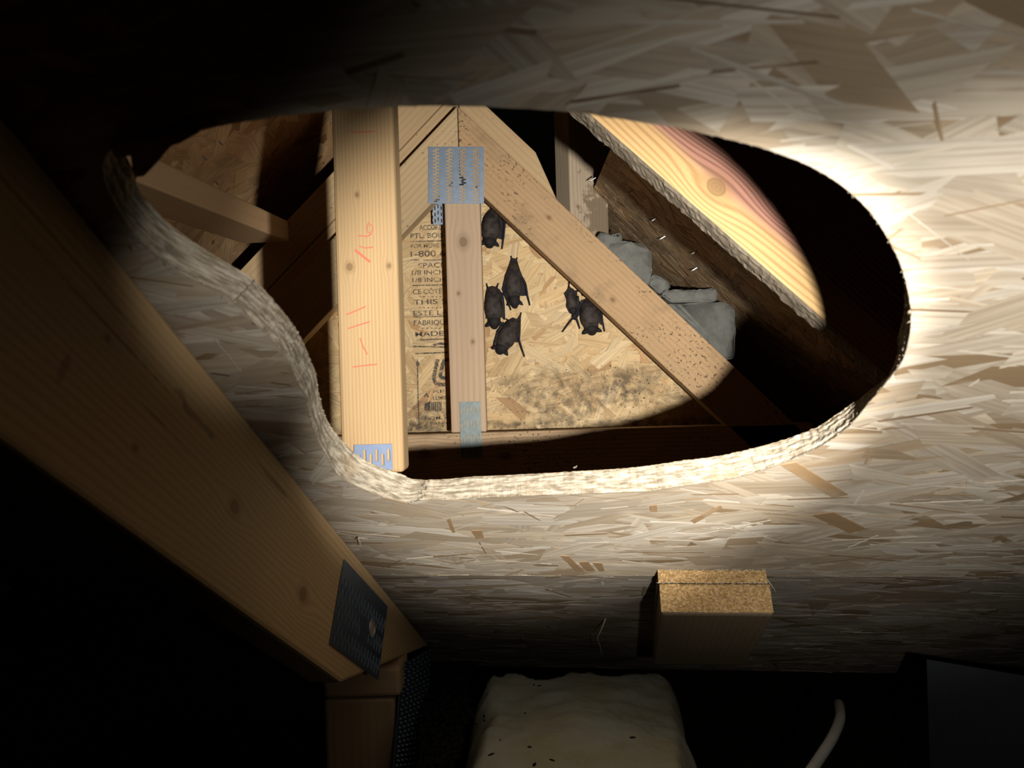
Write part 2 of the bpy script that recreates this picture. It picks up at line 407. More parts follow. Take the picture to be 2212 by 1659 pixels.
def add_tone(me, col=(0.40, 0.31, 0.20, 1)):
    ca_ = me.color_attributes.new('tone', 'FLOAT_COLOR', 'CORNER'); ca_.data.foreach_set('color', list(col) * len(me.loops))
    ul = me.uv_layers.new(name='grain')
    L = []
    for lp in me.loops:
        p = me.vertices[lp.vertex_index].co; L += [p.x, p.y + p.z]
    ul.data.foreach_set('uv', L)

# ------------------------------------------------------------------ the hole in the roof deck
front_px = [(222, 345), (226, 395), (253, 449), (290, 508), (344, 558), (407, 598), (489, 639), (534, 680), (602, 748), (633, 802), (661, 861), (679, 929), (700, 978), (736, 1031), (780, 1054), (823, 1071), (855, 1083), (880, 1086), (902, 1081), (946, 1079), (1062, 1073), (1163, 1069), (1279, 1065), (1400, 1060), (1473, 1049), (1576, 1034), (1657, 1012), (1730, 983), (1767, 966), (1833, 920), (1874, 872), (1914, 825), (1947, 781), (1965, 722), (1968, 671), (1962, 634), (1950, 587), (1922, 521), (1889, 469), (1837, 413), (1776, 370), (1729, 347), (1682, 330), (1597, 305), (1517, 286), (1400, 265), (1300, 249), (1185, 236), (1100, 231), (1000, 227), (900, 227), (800, 232), (720, 237), (640, 246), (555, 258), (500, 266), (440, 279), (383, 293), (320, 305), (250, 315)]
back_px = [(287, 363), (294, 404), (316, 430), (348, 467), (398, 508), (480, 562), (543, 598), (575, 630), (606, 666), (638, 707), (661, 752), (683, 807), (692, 861), (710, 913), (737, 949), (779, 988), (831, 1012), (873, 1026), (888, 1034), (931, 1036), (1025, 1029), (1134, 1024), (1242, 1018), (1315, 1014), (1400, 1006), (1473, 995), (1547, 986), (1620, 970), (1694, 950), (1767, 922), (1815, 890), (1848, 867), (1888, 836), (1932, 795)]
HC = duv(1180, 620)
def polar(pts):
    L = []
    for p in pts:
        dx, dy = p[0] - HC[0], p[1] - HC[1]; L.append((math.atan2(dy, dx), math.hypot(dx, dy)))
    return sorted(L)
fp = polar([duv(*p) for p in front_px]); bp = polar([duv(p[0], p[1], THK) for p in back_px])
def interp(L, a, wrap=True):
    n = len(L)
    lo, hi = 0, n
    while lo < hi:
        mid = (lo + hi) // 2
        if L[mid][0] < a: lo = mid + 1
        else: hi = mid
    i = lo
    p1 = L[i % n]; p0 = L[(i - 1) % n]; pm = L[(i - 2) % n]; p2 = L[(i + 1) % n]
    a0, a1 = p0[0], p1[0]
    if i == 0: a0 -= 2 * math.pi
    if i == n: a1 += 2 * math.pi
    t = (a - a0) / max(1e-9, a1 - a0)
    # catmull-rom on radius
    r = 0.5 * ((2 * p0[1]) + (-pm[1] + p1[1]) * t + (2 * pm[1] - 5 * p0[1] + 4 * p1[1] - p2[1]) * t * t + (-pm[1] + 3 * p0[1] - 3 * p1[1] + p2[1]) * t ** 3)
    lin = p0[1] + (p1[1] - p0[1]) * t
    return 0.4 * lin + 0.6 * max(min(p0[1], p1[1]) * 0.97, min(max(p0[1], p1[1]) * 1.03, r))
TAU = 2 * math.pi
RN = 3600
r_f = [interp(fp, -math.pi + TAU * i / RN) + 0.0007 * mnoise.noise(Vector((i * 0.11, 0, 0))) + 0.0006 * mnoise.noise(Vector((i * 0.4, 7, 0))) for i in range(RN)]
b_lo, b_hi = min(bp)[0], max(bp)[0]
# the traced back edge covers one arc; elsewhere the cut is square to the board
bmin_gap = max(((bp[(k + 1) % len(bp)][0] - bp[k][0]) % TAU, k) for k in range(len(bp)))
ga, gb = bp[bmin_gap[1]][0], bp[(bmin_gap[1] + 1) % len(bp)][0]
r_b = []
for i in range(RN):
    a = -math.pi + TAU * i / RN
    t = (a - ga) % TAU; span = (gb - ga) % TAU
    if 0 < t < span:
        e = min(1.0, min(t, span - t) / 0.12)
        ra = interp(fp, ga) ; 
        near = bp[bmin_gap[1]] if t < span / 2 else bp[(bmin_gap[1] + 1) % len(bp)]
        d0 = near[1] - interp(fp, near[0])
        r_b.append(interp(fp, a) + d0 * (1 - e) + 0.001 * e)
    else: r_b.append(interp(bp, a))
    r_b[-1] += 0.0012 * mnoise.noise(Vector((i * 0.13, 3, 0))) + 0.0012 * mnoise.noise(Vector((i * 0.5, 9, 0)))
def r_at(a, R=r_f):
    x = (a + math.pi) / TAU * RN; i = int(math.floor(x)); t = x - i
    return R[i % RN] * (1 - t) + R[(i + 1) % RN] * t
def hole_in(p): dx, dy = p[0] - HC[0], p[1] - HC[1]; return math.hypot(dx, dy) < r_at(math.atan2(dy, dx))
def hole_gap(p): dx, dy = p[0] - HC[0], p[1] - HC[1]; return math.hypot(dx, dy) - r_at(math.atan2(dy, dx))
def hole_snap(p):
    a = math.atan2(p[1] - HC[1], p[0] - HC[0]); r = r_at(a); return (HC[0] + r * math.cos(a), HC[1] + r * math.sin(a))

U0, U1, V0 = -0.85, 1.05, -0.55
VS = duv(1200, 1242)[1]                              # the joint between the two sheets
VF = duv(1200, 1425)[1] + 0.06                       # where the deck goes under the insulation
def outer(a):
    c, s = math.cos(a), math.sin(a); k = 1e9
    if c > 1e-9: k = min(k, (U1 - HC[0]) / c)
    if c < -1e-9: k = min(k, (U0 - HC[0]) / c)
    if s > 1e-9: k = min(k, (VS - HC[1]) / s)
    if s < -1e-9: k = min(k, (V0 - HC[1]) / s)
    return (HC[0] + c * k, HC[1] + s * k)
angs = [-math.pi + TAU * i / RN for i in range(0, RN, 3)] + [math.atan2(v - HC[1], u - HC[0]) for u in (U0, U1) for v in (V0, VS)]
angs.sort(); NA = len(angs)
V, Fc = [], []
for a in angs:
    rf, rb = r_at(a), r_at(a, r_b); o = outer(a); c, s = math.cos(a), math.sin(a)
    V += [P_(HC[0] + c * rf, HC[1] + s * rf), P_(*o), P_(o[0], o[1], THK), P_(HC[0] + c * rb, HC[1] + s * rb, THK)]
for i in range(NA):
    j = (i + 1) % NA
    for k in range(3): Fc.append((4 * i + k, 4 * i + k + 1, 4 * j + k + 1, 4 * j + k))
deck_o = from_py('ceiling', V, Fc, M['osb']); add_tone(deck_o.data); tag(deck_o, 'sloping strand board roof deck with a ragged hole sawn through it', None, None, 'structure')
# cut edge of the hole
K = 10; V, Fc, UV = [], [], []
crack_a = math.atan2(duv(905, 1082)[1] - HC[1], duv(905, 1082)[0] - HC[0])
step = 2; n_r = RN // step
arc = 0.0
for i in range(n_r):
    ii = i * step; a = -math.pi + TAU * ii / RN; c, s = math.cos(a), math.sin(a)
    arc += TAU * step / RN * r_f[ii]
    for k in range(K + 1):
        t = k / K; r = r_f[ii] * (1 - t) + r_b[ii] * t
        if 0 < k:
            r += 0.0011 * mnoise.noise(Vector((arc * 55, k * 3.3, 1))) + 0.0009 * mnoise.noise(Vector((arc * 210, k * 5.1, 4))) + (0.0007 if k % 3 == 1 else -0.0002)
        ca_ = crack_a - 0.006 * t + 0.006 * math.sin(k * 1.7)
        if abs(a - ca_) < 0.0030: r += 0.0035
        V.append(P_(HC[0] + c * r, HC[1] + s * r, THK * t)); UV.append((arc, t * THK))
for i in range(n_r):
    j = (i + 1) % n_r
    for k in range(K): Fc.append((i * (K + 1) + k, i * (K + 1) + k + 1, j * (K + 1) + k + 1, j * (K + 1) + k))
rim = from_py('sawn_edge', V, Fc, M['rim'], deck_o, smooth=False)
ul = rim.data.uv_layers.new(name='grain')
for lp in rim.data.loops: ul.data[lp.index].uv = UV[lp.vertex_index]
rim['label'] = 'pale fibrous sawn edge of the hole'
# frayed fibres standing off the sawn edge
rnd = random.Random(5); V, Fc = [], []
for i in range(700):
    a = rnd.uniform(-math.pi, math.pi); t = rnd.choice((0.02, 0.95, rnd.random())); r = r_at(a) * (1 - t) + r_at(a, r_b) * t
    p = P_(HC[0] + r * math.cos(a), HC[1] + r * math.sin(a), THK * t)
    tang = (S_ * -math.sin(a) + D_ * math.cos(a)); rad = S_ * -math.cos(a) + D_ * -math.sin(a)
    L = rnd.uniform(0.001, 0.0035); d = (tang * rnd.choice((-1, 1)) + rad * rnd.uniform(0.0, 0.3) + N_ * rnd.uniform(-0.3, 0.3)).normalized()
    wv = N_ * rnd.uniform(0.0002, 0.0006); b = len(V)
    p = p - rad * 0.0006
    V += [p - wv, p + wv, p + d * L + rad * 0.0004, p + rad * 0.0006]; Fc += [(b, b + 1, b + 2), (b, b + 3, b + 2), (b + 1, b + 3, b + 2)]
fr = from_py('edge_fibres', V, Fc, M['chip'], deck_o); fr['kind'] = 'stuff'

clip = [(U0, V0), (U1, V0), (U1, VS), (U0, VS)]
strands('strands', deck_o, O_, S_, D_, -N_, clip, 7600, 11, M['osb'], hole=True, ang=0.03, spread=0.30)
sl_pal = [(0.46, 0.41, 0.33), (0.50, 0.45, 0.37), (0.17, 0.115, 0.06), (0.14, 0.09, 0.05), (0.23, 0.16, 0.09)]
sv = strands('slivers', deck_o, P_(0, 0, -0.0008), S_, D_, -N_, clip, 1900, 13, M['osb'], hole=True, ang=0.02, spread=0.22, lr=(0.015, 0.085), wr=(0.0006, 0.0032), top=0.0004, pal=sl_pal, palw=[4, 4, 1, 1, 2])
# the lower sheet, a hair deeper than the upper one
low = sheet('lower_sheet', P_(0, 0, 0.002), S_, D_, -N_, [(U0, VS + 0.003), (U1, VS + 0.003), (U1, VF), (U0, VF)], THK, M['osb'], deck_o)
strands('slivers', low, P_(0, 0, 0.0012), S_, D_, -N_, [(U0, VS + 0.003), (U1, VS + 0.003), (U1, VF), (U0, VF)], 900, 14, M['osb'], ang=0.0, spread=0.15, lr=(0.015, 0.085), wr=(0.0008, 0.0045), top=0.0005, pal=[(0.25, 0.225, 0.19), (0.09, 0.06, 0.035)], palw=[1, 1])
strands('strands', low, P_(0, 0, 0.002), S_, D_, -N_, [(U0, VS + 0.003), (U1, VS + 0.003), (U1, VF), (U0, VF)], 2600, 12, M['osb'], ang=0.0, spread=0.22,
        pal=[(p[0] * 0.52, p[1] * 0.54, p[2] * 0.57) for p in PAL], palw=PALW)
# frayed lower lip of the upper sheet
rnd = random.Random(9); V, Fc = [], []
for i in range(260):
    u = rnd.uniform(U0, U1); L = rnd.uniform(0.006, 0.05); h = rnd.uniform(0.0006, 0.0022); z = rnd.uniform(0.0, 0.0012); b = len(V)
    v0 = VS - 0.0015
    V += [P_(u, v0, -z), P_(u + L, v0, -z), P_(u + L * 0.8, v0 + h, -z), P_(u + L * 0.15, v0 + h * 0.8, -z), P_(u, v0, 0.002), P_(u + L, v0, 0.002), P_(u + L * 0.8, v0 + h, 0.002), P_(u + L * 0.15, v0 + h * 0.8, 0.002)]
    Fc += [(b, b + 1, b + 2, b + 3), (b + 3, b + 2, b + 6, b + 7), (b, b + 3, b + 7, b + 4), (b + 1, b + 5, b + 6, b + 2)]
lf = from_py('frayed_lip', V, Fc, M['chip'], deck_o); lf['kind'] = 'stuff'
# torn flap at the top left corner of the hole
def slab_on_deck(name, pxs, off0, off1, mat, parent, bend=0.0):
    n = len(pxs); V = []
    for off in (off0, off1):
        for i, p in enumerate(pxs):
            q = deck(p[0], p[1], 0.0); V.append(q + N_ * off)
    Fc = [tuple(range(n)), tuple(range(2 * n - 1, n - 1, -1))] + [(k, n + k, n + (k + 1) % n, (k + 1) % n) for k in range(n)]
    o = from_py(name, V, Fc, mat, parent); add_tone(o.data, (0.30, 0.22, 0.14, 1)); return o
slab_on_deck('torn_flap', [(276, 296), (430, 268), (384, 296), (368, 312), (345, 340), (316, 370), (300, 372), (291, 356), (288, 330)], -0.004, 0.003, M['osb'], deck_o)
slab_on_deck('torn_strand', [(250, 292), (330, 278), (405, 262), (440, 262), (400, 285), (330, 305), (262, 318)], -0.009, -0.004, M['osb'], deck_o)
# loose splinters standing off the deck
def splinter(px0, px1, l0, l1, wd, parent=None):
    a = deck(px0[0], px0[1], 0) - N_ * l0; b = deck(px1[0], px1[1], 0) - N_ * l1
    Vv, Ff = tube_mesh([a, a.lerp(b, 0.5) + S_ * 0.0006, b], [wd, wd * 0.8, wd * 0.25], 5)
    from_py('splinter', Vv, Ff, M['chip'], parent or deck_o)
for a, b, l0, l1, wd in [((762, 1168), (776, 1150), 0.0, 0.006, 0.0007), ((776, 1150), (795, 1157), 0.006, 0.004, 0.0006), ((775, 1152), (782, 1166), 0.005, 0.008, 0.0006), ((1308, 1336), (1290, 1344), 0.0, 0.022, 0.0014), ((1290, 1344), (1300, 1372), 0.022, 0.030, 0.0007),
                         ((1645, 1232), (1672, 1256), 0.004, 0.012, 0.0012), ((1240, 1010), (1246, 1002), 0.0, 0.002, 0.0008)]:
    splinter(a, b, l0, l1, wd)
for pl in [[(1210, 1198), (1228, 1199), (1262, 1232), (1246, 1233)], [(1250, 1212), (1270, 1211), (1286, 1231), (1268, 1232)], [(1280, 1213), (1300, 1214), (1306, 1231), (1296, 1232)], [(1403, 1090), (1419, 1088), (1420, 1103), (1406, 1102)], [(966, 1120), (973, 1118), (984, 1147), (978, 1148)],
           [(1686, 1002), (1718, 996), (1832, 1066), (1798, 1072)], [(1752, 1110), (1800, 1104), (1872, 1140), (1835, 1149)], [(1492, 1122), (1556, 1090), (1560, 1094), (1500, 1128)], [(1018, 1144), (1040, 1143), (1046, 1160), (1030, 1161)]]:
    o = slab_on_deck('brown_flake', pl, -0.0016, 0.0, M['osb'], deck_o)
    cl = (0.23, 0.145, 0.07, 1)
    o.data.color_attributes['tone'].data.foreach_set('color', list(cl) * len(o.data.loops))

# ------------------------------------------------------------------ back wall of the dormer and its roof slopes
YR = 1.37
A = G(988, 229, YR)                                   # apex of the small gable truss
RX = A.x
YB = 1.447
zb = G(1050, 934, YR).z
EX, EZ, EYm = Vector((1, 0, 0)), Vector((0, 0, 1)), Vector((0, -1, 0))
worg = Vector((RX, YB, A.z))
hh = A.z - zb + 0.03
wclip = [(-hh + 0.045, -hh), (hh - 0.045, -hh), (0, -0.045)]
wall = sheet('wall_back', worg, EX, EZ, EYm, wclip, 0.012, M['osb'])
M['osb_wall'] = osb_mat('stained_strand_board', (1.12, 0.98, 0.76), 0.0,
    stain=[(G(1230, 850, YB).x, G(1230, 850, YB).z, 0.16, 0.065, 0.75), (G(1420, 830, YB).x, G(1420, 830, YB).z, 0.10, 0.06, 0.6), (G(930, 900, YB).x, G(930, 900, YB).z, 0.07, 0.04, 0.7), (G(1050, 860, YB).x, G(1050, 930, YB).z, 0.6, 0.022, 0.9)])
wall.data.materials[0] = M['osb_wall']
tag(wall, 'strand board end wall behind the small gable truss, stamped with black print', None, None, 'structure')
strands('strands', wall, worg, EX, EZ, EYm, wclip, 2600, 21, M['osb_wall'], ang=0.25, spread=0.7, lr=(0.04, 0.13), wr=(0.008, 0.03), top=0.0006,
        pal=[(0.56, 0.45, 0.29), (0.59, 0.49, 0.33), (0.54, 0.42, 0.26), (0.50, 0.38, 0.23), (0.61, 0.52, 0.37), (0.44, 0.30, 0.17)], palw=[4, 4, 3, 2, 2, 1])
TS = 0.935; TA = math.atan(TS)
pr = G(1303, 290, 1.178)
ridge = Vector((RX, 0, pr.z + (pr.x - RX) * TS))
pr = G(1303, 290, 1.50); ridge_l = Vector((RX, 0, pr.z + (pr.x - RX) * TS))
ds_r = Vector((math.cos(TA), 0, -math.sin(TA))); nn_r = Vector((-math.sin(TA), 0, -math.cos(TA)))
ds_l = Vector((-math.cos(TA), 0, -math.sin(TA))); nn_l = Vector((math.sin(TA), 0, -math.cos(TA)))
EYp = Vector((0, 1, 0))
rc = [(0.0, 0.80), (1.15, 0.80), (1.15, 2.6), (0.0, 2.6)]
s0_ = (0.172 - RX) / math.cos(TA); rcr = [(s0_, 0.80), (1.15, 0.80), (1.15, 2.3), (s0_, 2.3)]
wr_ = sheet('wall_right', ridge, ds_r, EYp, nn_r, rcr, 0.012, M['osb_right']); tag(wr_, 'mildewed strand board underside of the right dormer roof slope with nail tips', None, None, 'structure')
strands('strands', wr_, ridge, ds_r, EYp, nn_r, rcr, 2600, 31, M['osb_right'], ang=0.4, spread=0.7, lr=(0.04, 0.13), wr=(0.008, 0.028))
wl_ = sheet('wall_left', ridge_l, ds_l, EYp, nn_l, rc, 0.012, M['osb_left']); tag(wl_, 'tan strand board underside of the left dormer roof slope', None, None, 'structure')
strands('strands', wl_, ridge_l, ds_l, EYp, nn_l, rc, 3000, 41, M['osb_left'], ang=0.9, spread=0.8, lr=(0.05, 0.14), wr=(0.012, 0.040))
def nail(px, py, pt, nrm, parent, L=0.016, tilt=(0, 0, 0)):
    p = on_plane(px, py, pt, nrm); d = (nrm + Vector(tilt)).normalized()
    Vv, Ff = tube_mesh([p - d * 0.002, p + d * L * 0.75, p + d * L], [0.0012, 0.0012, 0.0002], 6)
    from_py('nail_tip', Vv, Ff, M['steel'], parent)
for (x, y) in [(1437, 510), (1507, 541), (1556, 520), (1368, 410), (1285, 385), (1318, 305), (1506, 578), (1420, 470)]:
    nail(x, y, ridge, nn_r, wr_, 0.013, (-0.3, 0.2, 0.2))
for (x, y) in [(463, 390), (437, 336), (472, 304)]: nail(x, y, ridge_l, nn_l, wl_, 0.012)

# ------------------------------------------------------------------ print stamped on the end wall
INK_Y = YB - 0.0014
def ink_at(px, py): return G(px, py, INK_Y)
def text(txt, x0, x1, y0, y1, parent=wall):
    """text fitted to the pixel box x0..x1, y0 (top)..y1 (baseline)"""
    cu = bpy.data.curves.new('printed_text', 'FONT'); cu.body = txt; cu.size = 1.0; cu.offset = 0.012
    t = bpy.data.objects.new('tmp', cu); COL.objects.link(t)
    dg = bpy.context.evaluated_depsgraph_get(); me = bpy.data.meshes.new_from_object(t.evaluated_get(dg)); bpy.data.objects.remove(t)
    xs = [v.co.x for v in me.vertices]; ys = [v.co.y for v in me.vertices]
    a = ink_at(x0, y1); b = ink_at(x1, y1); h = (ink_at(x0, y0) - a).length
    sx = (b - a).length / (max(xs) - min(xs)); sy = h / 0.73; mx = min(xs)
    for v in me.vertices: v.co = Vector(((v.co.x - mx) * sx, v.co.y * sy, 0))
    me.name = 'printed_text'
    mesh_obj('printed_text', me, M['ink'], parent, basis(a, EX, EZ, EYm))
def ink_line(pts, wpx, name='printed_line', parent=wall):
    wv = wpx * INK_Y / F_PX / 2; V, Fc = [], []
    P3 = [ink_at(*p) for p in pts]; n = len(P3)
    for i, p in enumerate(P3):
        t = (P3[min(i + 1, n - 1)] - P3[max(i - 1, 0)]).normalized(); s = t.cross(EYm)
        V += [p + s * wv, p - s * wv]
    for i in range(n - 1): Fc.append((2 * i, 2 * i + 1, 2 * i + 3, 2 * i + 2))
    from_py(name, V, Fc, M['ink'], parent)
for t in [('BE', 931, 944, 469, 479), ('ACCORD', 906, 956, 486, 497), ('PTL. BOIS', 887, 958, 504, 515), ('FOR MORE IN', 888, 965, 527, 536), ('1-800 6', 887, 962, 542, 555), ('SPACI', 904, 955, 568, 579), ('1/8 INCH', 890, 960, 584, 594), ('1/8 INCH', 891, 961, 600, 610),
          ('CE CÔTÉ', 892, 955, 625, 636), ('THIS S', 893, 965, 647, 658), ('ESTE LA', 893, 969, 671, 682), ('FABRIQUÉ', 894, 970, 692, 703), ('MADE I', 897, 970, 716, 727), ('RF', 936, 960, 842, 849), ('LUMINA', 936, 976, 855, 864), ('NOM. AB', 918, 978, 900, 907), ('PANNE', 930, 976, 911, 918)]:
    text(*t)
for a, b, wpx in [((887, 522), (957, 520), 2.2), ((887, 562), (905, 561), 2), ((914, 562), (957, 561), 1.6), ((891, 617), (962, 615), 2.2), ((893, 685), (968, 683), 2.2), ((908, 734), (968, 732), 2.6), ((892, 748), (966, 750), 3), ((897, 764), (968, 761), 3)]:
    ink_line([a, b], wpx)
for y, x0 in [(641, 905), (665, 905), (709, 912)]:
    for k in range(6): ink_line([(x0 + k * 9, y), (x0 + k * 9 + 4, y)], 1.8, 'printed_dash')
ink_line([(936, 746), (948, 742), (966, 744)], 5)
ink_line([(902, 790), (903, 850), (905, 918)], 2.6, 'printed_arrow_shaft'); 
def ink_poly(pts, name, mat=None):
    V = [ink_at(*p) for p in pts]; from_py(name, V, [tuple(range(len(V)))], M['ink'], wall)
ink_poly([(898, 790), (901.5, 774), (907, 789)], 'printed_arrow_head')
ink_line([(946, 776), (940, 800), (937, 818), (941, 828), (950, 831), (962, 831)], 8, 'printed_logo_stroke')
ink_line([(960, 776), (953, 800), (951, 812), (955, 817), (964, 816)], 8, 'printed_logo_stroke')
ink_line([(960, 777), (970, 777)], 7, 'printed_logo_stroke')
ink_poly([(917, 873), (930, 866), (930, 888), (917, 887)], 'printed_mill_mark')
for k in range(6): ink_line([(933 + k * 3.9, 868), (933 + k * 3.9, 888)], 2.6, 'printed_mill_mark')
ink_line([(917, 857), (921, 850), (925, 858)], 4, 'printed_mill_mark')

# ------------------------------------------------------------------ perforated nail plates
def plate(name, org, ex, ey, en, W, H, slots, t, mat, parent, holes=(), label=None):
    """plate W x H with real slots (x0,x1,y0,y1) punched through; en points to the viewer"""
    xs = sorted({0, W} | {round(v, 6) for s in slots for v in s[:2] if 0 < v < W}); ys = sorted({0, H} | {round(v, 6) for s in slots for v in s[2:] if 0 < v < H})
    bm = bmesh.new(); vm = {}
    def vt(i, j):
        if (i, j) not in vm: vm[(i, j)] = bm.verts.new((xs[i], ys[j], 0))
        return vm[(i, j)]
    for i in range(len(xs) - 1):
        for j in range(len(ys) - 1):
            cx, cy = (xs[i] + xs[i + 1]) / 2, (ys[j] + ys[j + 1]) / 2
            if any(s[0] < cx < s[1] and s[2] < cy < s[3] for s in slots): continue
            bm.faces.new((vt(i, j), vt(i + 1, j), vt(i + 1, j + 1), vt(i, j + 1)))
    r = bmesh.ops.extrude_face_region(bm, geom=list(bm.faces))
    bmesh.ops.translate(bm, verts=[v for v in r['geom'] if isinstance(v, bmesh.types.BMVert)], vec=(0, 0, t))
    bmesh.ops.recalc_face_normals(bm, faces=bm.faces)
    o = from_bm(name, bm, mat, parent, basis(org, ex, ey, en))
    if label: o['label'] = label
    return o
def rows(W, H, px, py, L, w, vertical=True, mx=0.003, my=0.004):
    """staggered punch pattern"""
    S = []
    n = int((W - 2 * mx) / px) + 1; k = int((H - 2 * my) / py) + 1
    for i in range(n):
        for j in range(k + 1):
            x = mx + i * px; y = my + j * py + (py * 0.28 if i % 2 else 0)
            if vertical: s = (x, x + w, y, y + L)
            else: s = (x, x + L, y, y + w)
            if s[1] < W - 0.001 and s[3] < H - 0.001: S.append(s)
    return S

# ------------------------------------------------------------------ small gable truss with the king post
c45 = math.sqrt(0.5)
dr, dl = Vector((c45, 0, -c45)), Vector((-c45, 0, -c45))
pr_, pl_ = Vector((c45, 0, c45)), Vector((-c45, 0, c45))
gt = empty('gable_truss', Vector((RX, YR, zb - 0.09)))
tag(gt, 'small pale wooden gable truss with king post standing against the printed end wall', 'truss')
CW = 0.089
kx = G(1006, 690, YR).x
def apex_mid(dirv, perp): return A - perp * (CW / 2)
# centre line starts where the plumb cut meets it; the upper edge starts at A
p0 = Vector((RX + 0.0006, YR, A.z - CW / 2 / c45)); member('top_chord', p0, p0 + dr * 0.86, pr_, CW, 0.038, M['chord'], gt, 0.002, sh0=-1.0)
p0 = Vector((RX - 0.0006, YR, A.z - CW / 2 / c45)); member('top_chord', p0, p0 + dl * 0.70, pl_, CW, 0.038, M['chordl'], gt, 0.002, sh0=-1.0)
kp = member('king_post', Vector((kx, YR, G(1000, 400, YR).z)), Vector((kx, YR, zb + 0.001)), EX, 0.066, 0.038, M['king'], gt)
bc = member('bottom_chord', Vector((RX - 0.55, YR, zb - 0.0445)), Vector((RX + 0.64, YR, zb - 0.0445)), EZ, 0.089, 0.038, M['bottom'], gt)
o = G(925, 440, YR - 0.0015)
pls = []
Wp, Hp = 0.103, 0.105
for i in range(4):
    for j in range(17):
        for k in range(2):
            x = 0.008 + i * 0.0246 + k * 0.0045; y = 0.003 + j * 0.0062 + k * 0.003
            s = (x, x + 0.0085, y, y + 0.0024)
            if s[3] < Hp - 0.001: pls.append(s)
ex_t = Vector((math.cos(0.0), 0, math.sin(0.0)))
tilt = math.radians(-3.0)
ext = Vector((math.cos(tilt + math.radians(1.2)), 0, math.sin(tilt + math.radians(1.2)))); eyt = Vector((-ext.z, 0, ext.x))
plate('nail_plate', o, ext, eyt, EYm, Wp, Hp, pls, 0.0012, M['galv'], gt, label='bluish galvanised nail plate at the peak')
o = G(996, 990, YR - 0.0015)
W2, H2 = 0.039, 0.104
pl2 = []
for j, y in enumerate((0.0, 0.026, 0.052, 0.078)):
    for i in range(6): pl2.append((0.003 + i * 0.006, 0.0052 + i * 0.006, y + (0.009 if i % 2 else 0.003), y + (0.018 if i % 2 else 0.012)))
plate('nail_plate', o, EX, EZ, EYm, W2, H2, pl2, 0.0012, M['galv_dull'], gt, label='dull grey nail plate at the foot of the king post')
# bits of a second plate glimpsed behind the peak
plate('nail_plate', G(936, 486, YR + 0.040), EX, EZ, EYm, 0.092, 0.04, rows(0.092, 0.04, 0.006, 0.012, 0.007, 0.002), 0.0012, M['galv'], gt)

# ladder boards behind the chords
lt = empty('ladder_truss', Vector((RX, YR + 0.041, zb))); tag(lt, 'pale ladder boards fixed outside and behind the small gable truss chords', 'truss')
Y2 = YR + 0.040
def ladder(dirv, perp, lo, hi, L, sh0=-1.0, sh1=0.0, name='ladder_board'):
    mid = (lo + hi) / 2
    start = Vector((RX + (0.001 if dirv.x > 0 else -0.001), Y2, A.z + mid / c45))
    member(name, start, start + dirv * L, perp, hi - lo - 0.001, 0.036, M['ladder'], lt, 0.0018, sh0=sh0, sh1=sh1)
ladder(dl, pl_, -0.055, 0.034, 0.62)
ladder(dl, pl_, 0.0345, 0.099, 0.60)
ladder(dr, pr_, -0.030, 0.047, 0.255, sh1=-2.4)

# ------------------------------------------------------------------ dormer truss nearest the hole: upright and reddish rafter
YF = 0.752
ft = empty('dormer_truss', Vector((-0.14, YF, CAM.z - 0.1))); tag(ft, 'near dormer truss of a pale upright and a wide reddish knotty rafter', 'truss')
ux = (G(717, 235, YF).x + G(735, 960, YF).x + G(850, 236, YF).x + G(872, 1010, YF).x) / 4
uw = 0.0630
utop, ubot = G(790, 120, YF).z, G(880, 1020, YF).z
up = member('upright', Vector((ux, YF, utop)), Vector((ux, YF, ubot)), EX, uw, 0.038, M['stud'], ft, 0.0035)
# plate low on the upright
pw, ph = 0.0385, 0.0262
ps = []
for i in range(6):
    for j in range(3):
        y = ph - 0.0055 - j * 0.0254 - (0.0045 if i % 2 == 0 else 0.0) - 0.0115
        ps.append((0.0030 + i * 0.00605, 0.0030 + i * 0.00605 + 0.0030, y, y + 0.0115))
po = G(765, 961, YF - 0.001); plate('nail_plate', po - EZ * ph, EX, EZ, EYm, pw, ph, [s for s in ps if s[2] > 0.001], 0.0012, M['galv_blue'], up, label='blue grey nail plate with slots')
# red crayon on the upright
def crayon(pts, wmm=1.3):
    V, Fc = [], []; P3 = [G(x, y, YF - 0.0005) for x, y in pts]; n = len(P3)
    for i, p in enumerate(P3):
        t = (P3[min(i + 1, n - 1)] - P3[max(i - 1, 0)]).normalized(); s = t.cross(EYm) * wmm / 2000
        V += [p + s, p - s]
    for i in range(n - 1): Fc.append((2 * i, 2 * i + 1, 2 * i + 3, 2 * i + 2))
    from_py('crayon_mark', V, Fc, M['crayon'], up)
crayon([(757, 284), (775, 286), (810, 284)]); crayon([(767, 540), (782, 552), (800, 566)], 2.4); crayon([(776, 532), (790, 536), (806, 534)]); crayon([(774, 509), (793, 511), (803, 505)])
crayon([(797, 480), (793, 492), (795, 503), (803, 502), (806, 492), (800, 484)], 1.0); crayon([(748, 680), (768, 672), (790, 662)]); crayon([(752, 710), (776, 702), (799, 695)]); crayon([(778, 730), (784, 748), (794, 766)])
crayon([(762, 793), (785, 790), (815, 787)])
# reddish rafter
q0, q1 = G(1267, 243, YF), G(1650, 579, YF)
rd = (q1 - q0).normalized(); rp = Vector((-rd.z, 0, rd.x)); RW = 0.126
a0 = q0 - rd * 0.14; ra = member('top_chord', a0 + rp * RW / 2, a0 + rp * RW / 2 + rd * 0.60, rp, RW, 0.038, M['redchord'], ft, 0.003)
